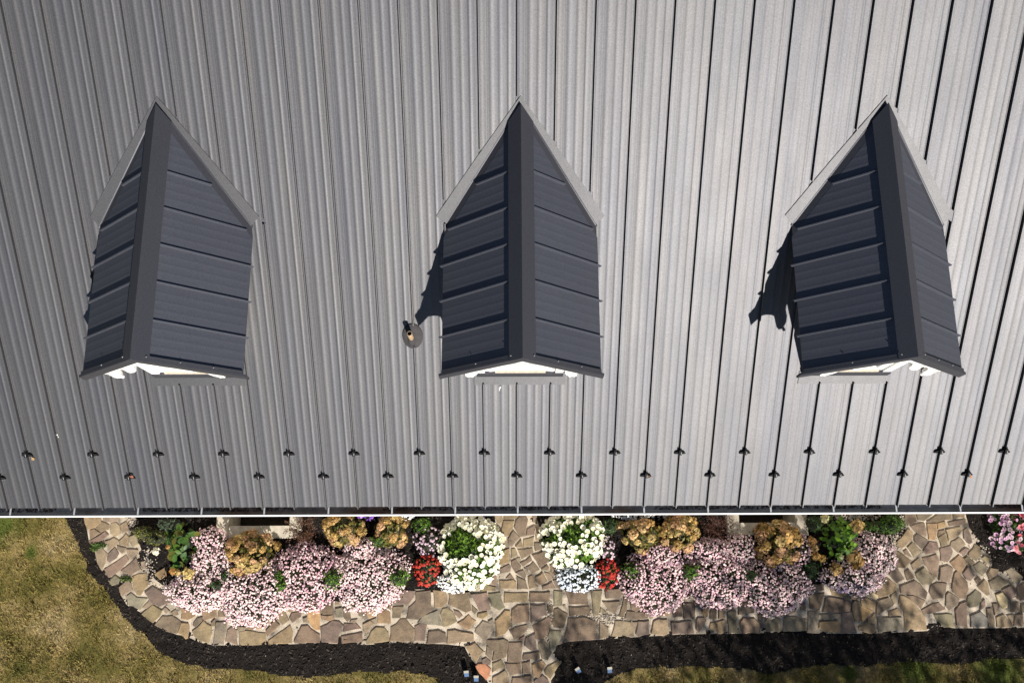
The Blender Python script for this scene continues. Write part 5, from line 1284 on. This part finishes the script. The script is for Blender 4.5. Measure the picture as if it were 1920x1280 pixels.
PINKS = [(.78, .60, .58), (.74, .50, .53), (.66, .40, .47), (.82, .70, .66)]
def pink_mound(lobes, label, w=(5, 4, 1.2, 3), dens=1.0, deep=0):
    t, L = plant('pink_flower_mound', lobes, label, 'flowers', 'low mounds of tiny pink flowers along the path', (.022, .020, .010))
    A = area(L)
    foliage(t, L, int(A*2200), .036, [(.045, .055, .018), (.075, .075, .025), (.07, .045, .03)], .8, .11, .08)
    small_blossoms(t, L, int(A*2300*dens), .030, PINKS, w, .11, (8.0, .22), lift=.022)
    if deep: small_blossoms(t, L, int(A*110*deep), .028, [(.50, .16, .25), (.42, .20, .30)], (1, 1), .05, (2.0, .62), 'deep_blossoms', lift=.03)
    return t
for a in PINK_MOUNDS: pink_mound(*a)

GREENS = [(.085, .185, .018), (.13, .25, .022), (.05, .11, .014)]
def green_clump(lobes, label, cols=GREENS, size=.045, group='bright green leaf clumps among the flowers', dens=1.0):
    t, L = plant('green_plant', lobes, label, 'plant', group)
    foliage(t, L, int(area(L)*2600*dens)+60, size, cols, .7, .14, .30)
    return t
for a in CLUMPS: green_clump(*a)

# golden panicle heads: a mesh of many small florets, shared by all heads
def head_mesh(k, n=54, s=.5):
    r = np.random.default_rng(k); ct = r.random(n)**.8; a = r.uniform(0, 2*np.pi, n); st = np.sqrt(1-ct*ct)
    P = np.column_stack([s*st*np.cos(a), s*st*np.sin(a), s*.75*ct])*(1+r.normal(0, .08, (n, 1)))
    Q = np.column_stack([st*np.cos(a), st*np.sin(a), ct*1.2])+r.normal(0, .3, (n, 3))
    f4 = [(.5, 0, .06), (0, .5, -.02), (-.5, 0, .06), (0, -.5, -.02)]
    V, F, T = scatter(f4, [(0, 1, 2, 3)], P, Q, r.uniform(.20, .34, n), tint=np.ones((n, 3))*r.uniform(.55, 1.2, (n, 1)))
    n0 = len(V)
    c = []          # inner ball so the head is solid
    for j, z in ((0.0, .0), (.7, .25), (.0, .55)): pass
    ring = [(s*.8*math.cos(2*math.pi*i/7), s*.8*math.sin(2*math.pi*i/7), 0) for i in range(7)]+[(s*.6*math.cos(2*math.pi*i/7), s*.6*math.sin(2*math.pi*i/7), s*.45) for i in range(7)]
    V = np.concatenate([V, ring, [(0, 0, s*.6), (0, 0, s*.6)]])
    F2 = [(n0+i, n0+(i+1) % 7, n0+7+(i+1) % 7, n0+7+i) for i in range(7)]+[(n0+7+i, n0+7+(i+1) % 7, n0+14, n0+15) for i in range(7)]
    T = np.concatenate([T, np.full((16, 3), .5)])
    return mesh_np('flower_head', V, np.concatenate([F, F2]), OBJPETAL, T)
HEADS = [head_mesh(k) for k in range(4)]

def orient(o, nrm, spin, s):
    q = Vector(nrm).to_track_quat('Z', 'Y'); o.rotation_mode = 'QUATERNION'
    o.rotation_quaternion = q @ Matrix.Rotation(spin, 3, 'Z').to_quaternion(); o.scale = (s, s, s)

def spread(P, Q, n, dmin):
    keep = []
    for i in range(len(P)):
        if all(np.sum((P[i]-P[j])**2) > dmin*dmin for j in keep): keep.append(i)
        if len(keep) >= n: break
    return P[keep], Q[keep]

def golden_shrub(lobes, label, nheads, size=.15, green=.35, cat='shrub'):
    t, L = plant('golden_shrub', lobes, label, cat, 'shrubs with golden faded flower heads', (.03, .028, .010))
    foliage(t, L, int(area(L)*1500), .075, [(.10, .12, .02), (.16, .13, .03), (.05, .075, .016), (.24, .16, .04)], .8, .12, .30)
    P, Q = dome(L, 2500, .3, .10)
    P, Q = spread(P, Q, nheads, size*.62)
    for p, q in zip(P, Q):
        s = size*random.uniform(.72, 1.2)
        o = obj('flower_head', random.choice(HEADS), t, tuple(p))
        orient(o, q+np.array([0, -.1, .5])+rng.normal(0, .15, 3), random.uniform(0, 6.3), s)
        c = random.choice([(.50, .31, .11), (.56, .36, .17), (.44, .28, .09), (.56, .33, .17), (.50, .36, .14)]); j = random.uniform(.8, 1.12)
        o.color = (c[0]*j, c[1]*j, c[2]*j, 1)
    return t
for a in GOLDEN: golden_shrub(*a)

# trumpet blossom: five rounded petals, small sunken eye
def trumpet(name, eye):
    V = [(0, 0, -.06)]; T = [eye]
    n = 15
    for i in range(n):
        a = 2*math.pi*i/n; V.append((.16*math.cos(a), .16*math.sin(a), .02)); T.append(tuple(.5*(e+1) for e in eye))
    for i in range(n):
        a = 2*math.pi*i/n; r_ = .5*(1-.16*(abs(math.sin(2.5*a))**3))
        V.append((r_*math.cos(a), r_*math.sin(a), .10+.04*math.cos(5*a))); T.append((1, 1, 1))
    F = [(0, 1+i, 1+(i+1) % n, 0) for i in range(n)]
    tri = [(0, 1+i, 1+(i+1) % n) for i in range(n)]
    q = []
    for i in range(n):
        j = (i+1) % n
        q += [(1+i, 1+n+i, 1+n+j), (1+i, 1+n+j, 1+j)]
    return mesh_np(name, np.array(V), np.array(tri+q), OBJPETAL, np.array(T), smooth=True)
TRUMPET = trumpet('blossom', (.75, .72, .35))
TRUMPET_DARK = trumpet('blossom', (.18, .05, .14))

def trumpet_mound(lobes, label, n, size, cols, mesh, hole=None, name='petunia', greens=GREENS, group=None, gap=.6):
    t, L = plant(name, lobes, label, 'flowers', group, (.018, .030, .010))
    foliage(t, L, int(area(L)*2300), .055, greens, .7, .10, .28)
    P, Q = dome(L, 4000, .0, .06)
    if hole:
        hx, hy, hr = hole
        (ox, oy) = (t.location.x, t.location.y)
        d = np.hypot(P[:, 0]+ox-hx, P[:, 1]+oy-hy)+.10*(smooth_noise(P[:, :2]+20, 6, 3)-.5)
        P, Q = P[d > hr], Q[d > hr]
    keep = smooth_noise(P[:, :2]+60, 9, 12)+.5*rng.random(len(P)) > (.42 if hole else -1)
    P, Q = spread(P[keep], Q[keep], n, size*gap)
    for p, q in zip(P, Q):
        o = obj('blossom', mesh, t, tuple(p+q*.02))
        orient(o, q*.6+np.array([.05, -.25, .75])+rng.normal(0, .22, 3), random.uniform(0, 6.3), size*random.uniform(.75, 1.15))
        c = random.choice(cols); j = random.uniform(.88, 1.06); o.color = (c[0]*j, c[1]*j, c[2]*j, 1)
    return t
for a in TRUMPETS: trumpet_mound(*[TRUMPET if x == 'light' else TRUMPET_DARK if x == 'dark' else x for x in a])

def small_flower_plant(lobes, label, n, size, cols, w, green, lsize=.035, name='bedding_plant', group=None, patch=None):
    t, L = plant(name, lobes, label, 'flowers', group, (.015, .016, .008))
    foliage(t, L, int(area(L)*2200), lsize, green, .8, .12, .2)
    small_blossoms(t, L, n, size, cols, w, .08, patch, lift=.02)
for a in SMALL_FLOWERS: small_flower_plant(*a)

def wispy_shrub(lobes, label, nst, cols):
    """thin arching stems with tiny dark red leaves"""
    (x, y), L = local(lobes)
    t = empty('barberry_shrub', (x, y, .02), label, 'shrub', 'wispy dark red shrubs beside the window wells')
    b = MB(); PP = []
    for i in range(nst):
        l = random.choice(L); a = random.uniform(0, 6.28); f = random.uniform(.4, 1.05)
        pts = []
        for k in range(4):
            u_ = k/3; pts.append((l[0]+l[2]*f*u_*math.cos(a)+random.gauss(0, .012), l[1]+l[3]*f*u_*math.sin(a)+random.gauss(0, .012), l[4]*(1-(1-u_)**2)*random.uniform(.8, 1.1)))
        b.tube(pts, [.005, .004, .003, .0015], 4, False)
        for k in range(26):
            u_ = random.uniform(.25, 1)*3; i0 = min(int(u_), 2); fr = u_-i0
            p = Vector(pts[i0]).lerp(Vector(pts[i0+1]), fr); PP.append((p.x+random.gauss(0, .022), p.y+random.gauss(0, .022), p.z+random.gauss(0, .02)))
    b.build('stems', core_mat((.05, .025, .015)), t)
    P = np.array(PP); k = len(P)
    tint = np.array(cols)[rng.integers(0, len(cols), k)]*rng.uniform(.6, 1.4, (k, 1))
    V, F, T = scatter(leafV, leafF, P, np.column_stack([rng.normal(0, .6, (k, 2)), np.ones(k)]), rng.uniform(.014, .030, k), tint=tint)
    tag(obj('foliage', mesh_np('foliage', V, F, LEAF, T), t), kind='stuff')
for a in WISPY: wispy_shrub(*a)

# broad-leaved plant: each large leaf its own piece
def big_leaf_mesh():
    V = []; T = []
    n = 6
    for i in range(n+1):
        u_ = i/n; w = .34*math.sin(math.pi*min(1, u_*.94+.04))**.7*(1.15-u_*.35)
        z = -.16*(u_-.35)**2
        for s, dz in ((-1, .05), (0, -.02), (1, .05)):
            V.append((s*w, u_-.5, z+dz*(w/.34))); T.append((1.15, 1.15, 1.0) if s == 0 else (1, 1, 1))
    F = []
    for i in range(n):
        for k in (0, 1): F.append((3*i+k, 3*i+k+1, 3*i+k+4, 3*i+k+3))
    return mesh_np('leaf', np.array(V), np.array(F), OBJLEAF, np.array(T), smooth=True)
BIGLEAF = big_leaf_mesh()
def broad_leaf_plant(lobes, label, n, size, cols, heads):
    t, L = plant('broad_leaved_plant', lobes, label, 'plant', None, (.008, .012, .006), .62)
    P, Q = dome(L, 1500, .2, .16, .30)
    P, Q = spread(P, Q, n, size*.34)
    for p, q in zip(P, Q):
        o = obj('leaf', BIGLEAF, t, tuple(p))
        orient(o, q*.5+np.array([0, -.15, .8])+rng.normal(0, .28, 3), random.uniform(0, 6.3), size*random.uniform(.65, 1.2))
        c = random.choice(cols); j = random.uniform(.75, 1.2); o.color = (c[0]*j, c[1]*j, c[2]*j, 1)
    for (x, y, z, s, c) in heads:
        o = obj('flower_head', random.choice(HEADS), t, (x-t.location.x, y-t.location.y, z))
        orient(o, (random.gauss(0, .1), -.15, 1), random.uniform(0, 6), s); o.color = (*c, 1)
for a in BROAD: broad_leaf_plant(*a)

# ------------------------------------------------------------------ stake lights in the mulch
def stake_light(x, y, rz, label, glass):
    t = empty('stake_light', (x, y, .03), label, 'garden light', 'small stake lights beside the path')
    t.rotation_euler = (0, 0, rz); t.scale = (.86, .86, .95)
    b = MB(); b.tube([(0, 0, -.1), (0, 0, .075)], [.008, .008], 6); b.build('stake', BLACKM, t)
    b = MB()
    b.prism([(-.042, -.052, .045), (.042, -.052, .045), (.042, .040, .085), (-.042, .040, .085)],
            [(-.042, -.060, .065), (.042, -.060, .065), (.042, .040, .145), (-.042, .040, .145)])
    b.build('housing', BLACKM, t)
    b = MB(); b.box(-.043, .043, .004, .044, .1455, .152); b.build('cap', LAMPBODY, t)
    b = MB()
    b.prism([(-.039, -.061, .067), (.039, -.061, .067), (.039, .003, .1185), (-.039, .003, .1185)],
            [(-.039, -.064, .070), (.039, -.064, .070), (.039, .000, .1225), (-.039, .000, .1225)])
    b.build('lens', glass, t)
for a in LIGHTS: stake_light(*a[:4], LAMPGLASS)

# ------------------------------------------------------------------ the tree south of the house whose shade falls on the right-hand bed
def shade_tree(x, y, h, spread_r, n, label, seed):
    r = np.random.default_rng(seed); random.seed(seed)
    t = empty('shade_tree', (x, y, 0), label, 'tree', 'trees standing south of the house')
    b = MB(); b.tube([(0, 0, -.1), (.1, .05, h*.25), (.05, .1, h*.5), (.12, 0, h*.8)], [.22, .17, .13, .05], 9)
    tips = []
    for i in range(16):
        a = i*2.4+random.uniform(-.3, .3); z0 = h*random.uniform(.28, .7); rr = spread_r*random.uniform(.55, .95)*(1.0 if z0 < h*.55 else .7)
        p1 = (rr*.5*math.cos(a), rr*.5*math.sin(a), z0+rr*.35); p2 = (rr*math.cos(a), rr*math.sin(a), z0+rr*.55)
        b.tube([(.06, .06, z0), p1, p2], [.06, .04, .015], 6); tips += [p1, p2]
    b.build('trunk', BARK, t)
    tips += [(.12, 0, h*.85), (.3, .2, h*.93)]
    C = np.array(tips); k = r.integers(0, len(C), n)
    P = C[k]+r.normal(0, 1, (n, 3))*np.array([spread_r*.17, spread_r*.17, h*.055])
    tint = np.array([[.05, .09, .02]])*r.uniform(.5, 1.6, (n, 1))
    V, F, T = scatter(leafV, leafF, P, r.normal(0, 1, (n, 3))+np.array([[0, 0, .6]]), r.uniform(.09, .17, n), tint=tint)
    tag(obj('crown', mesh_np('crown', V, F, LEAF, T), t), kind='stuff')
for a in TREES: shade_tree(*a)
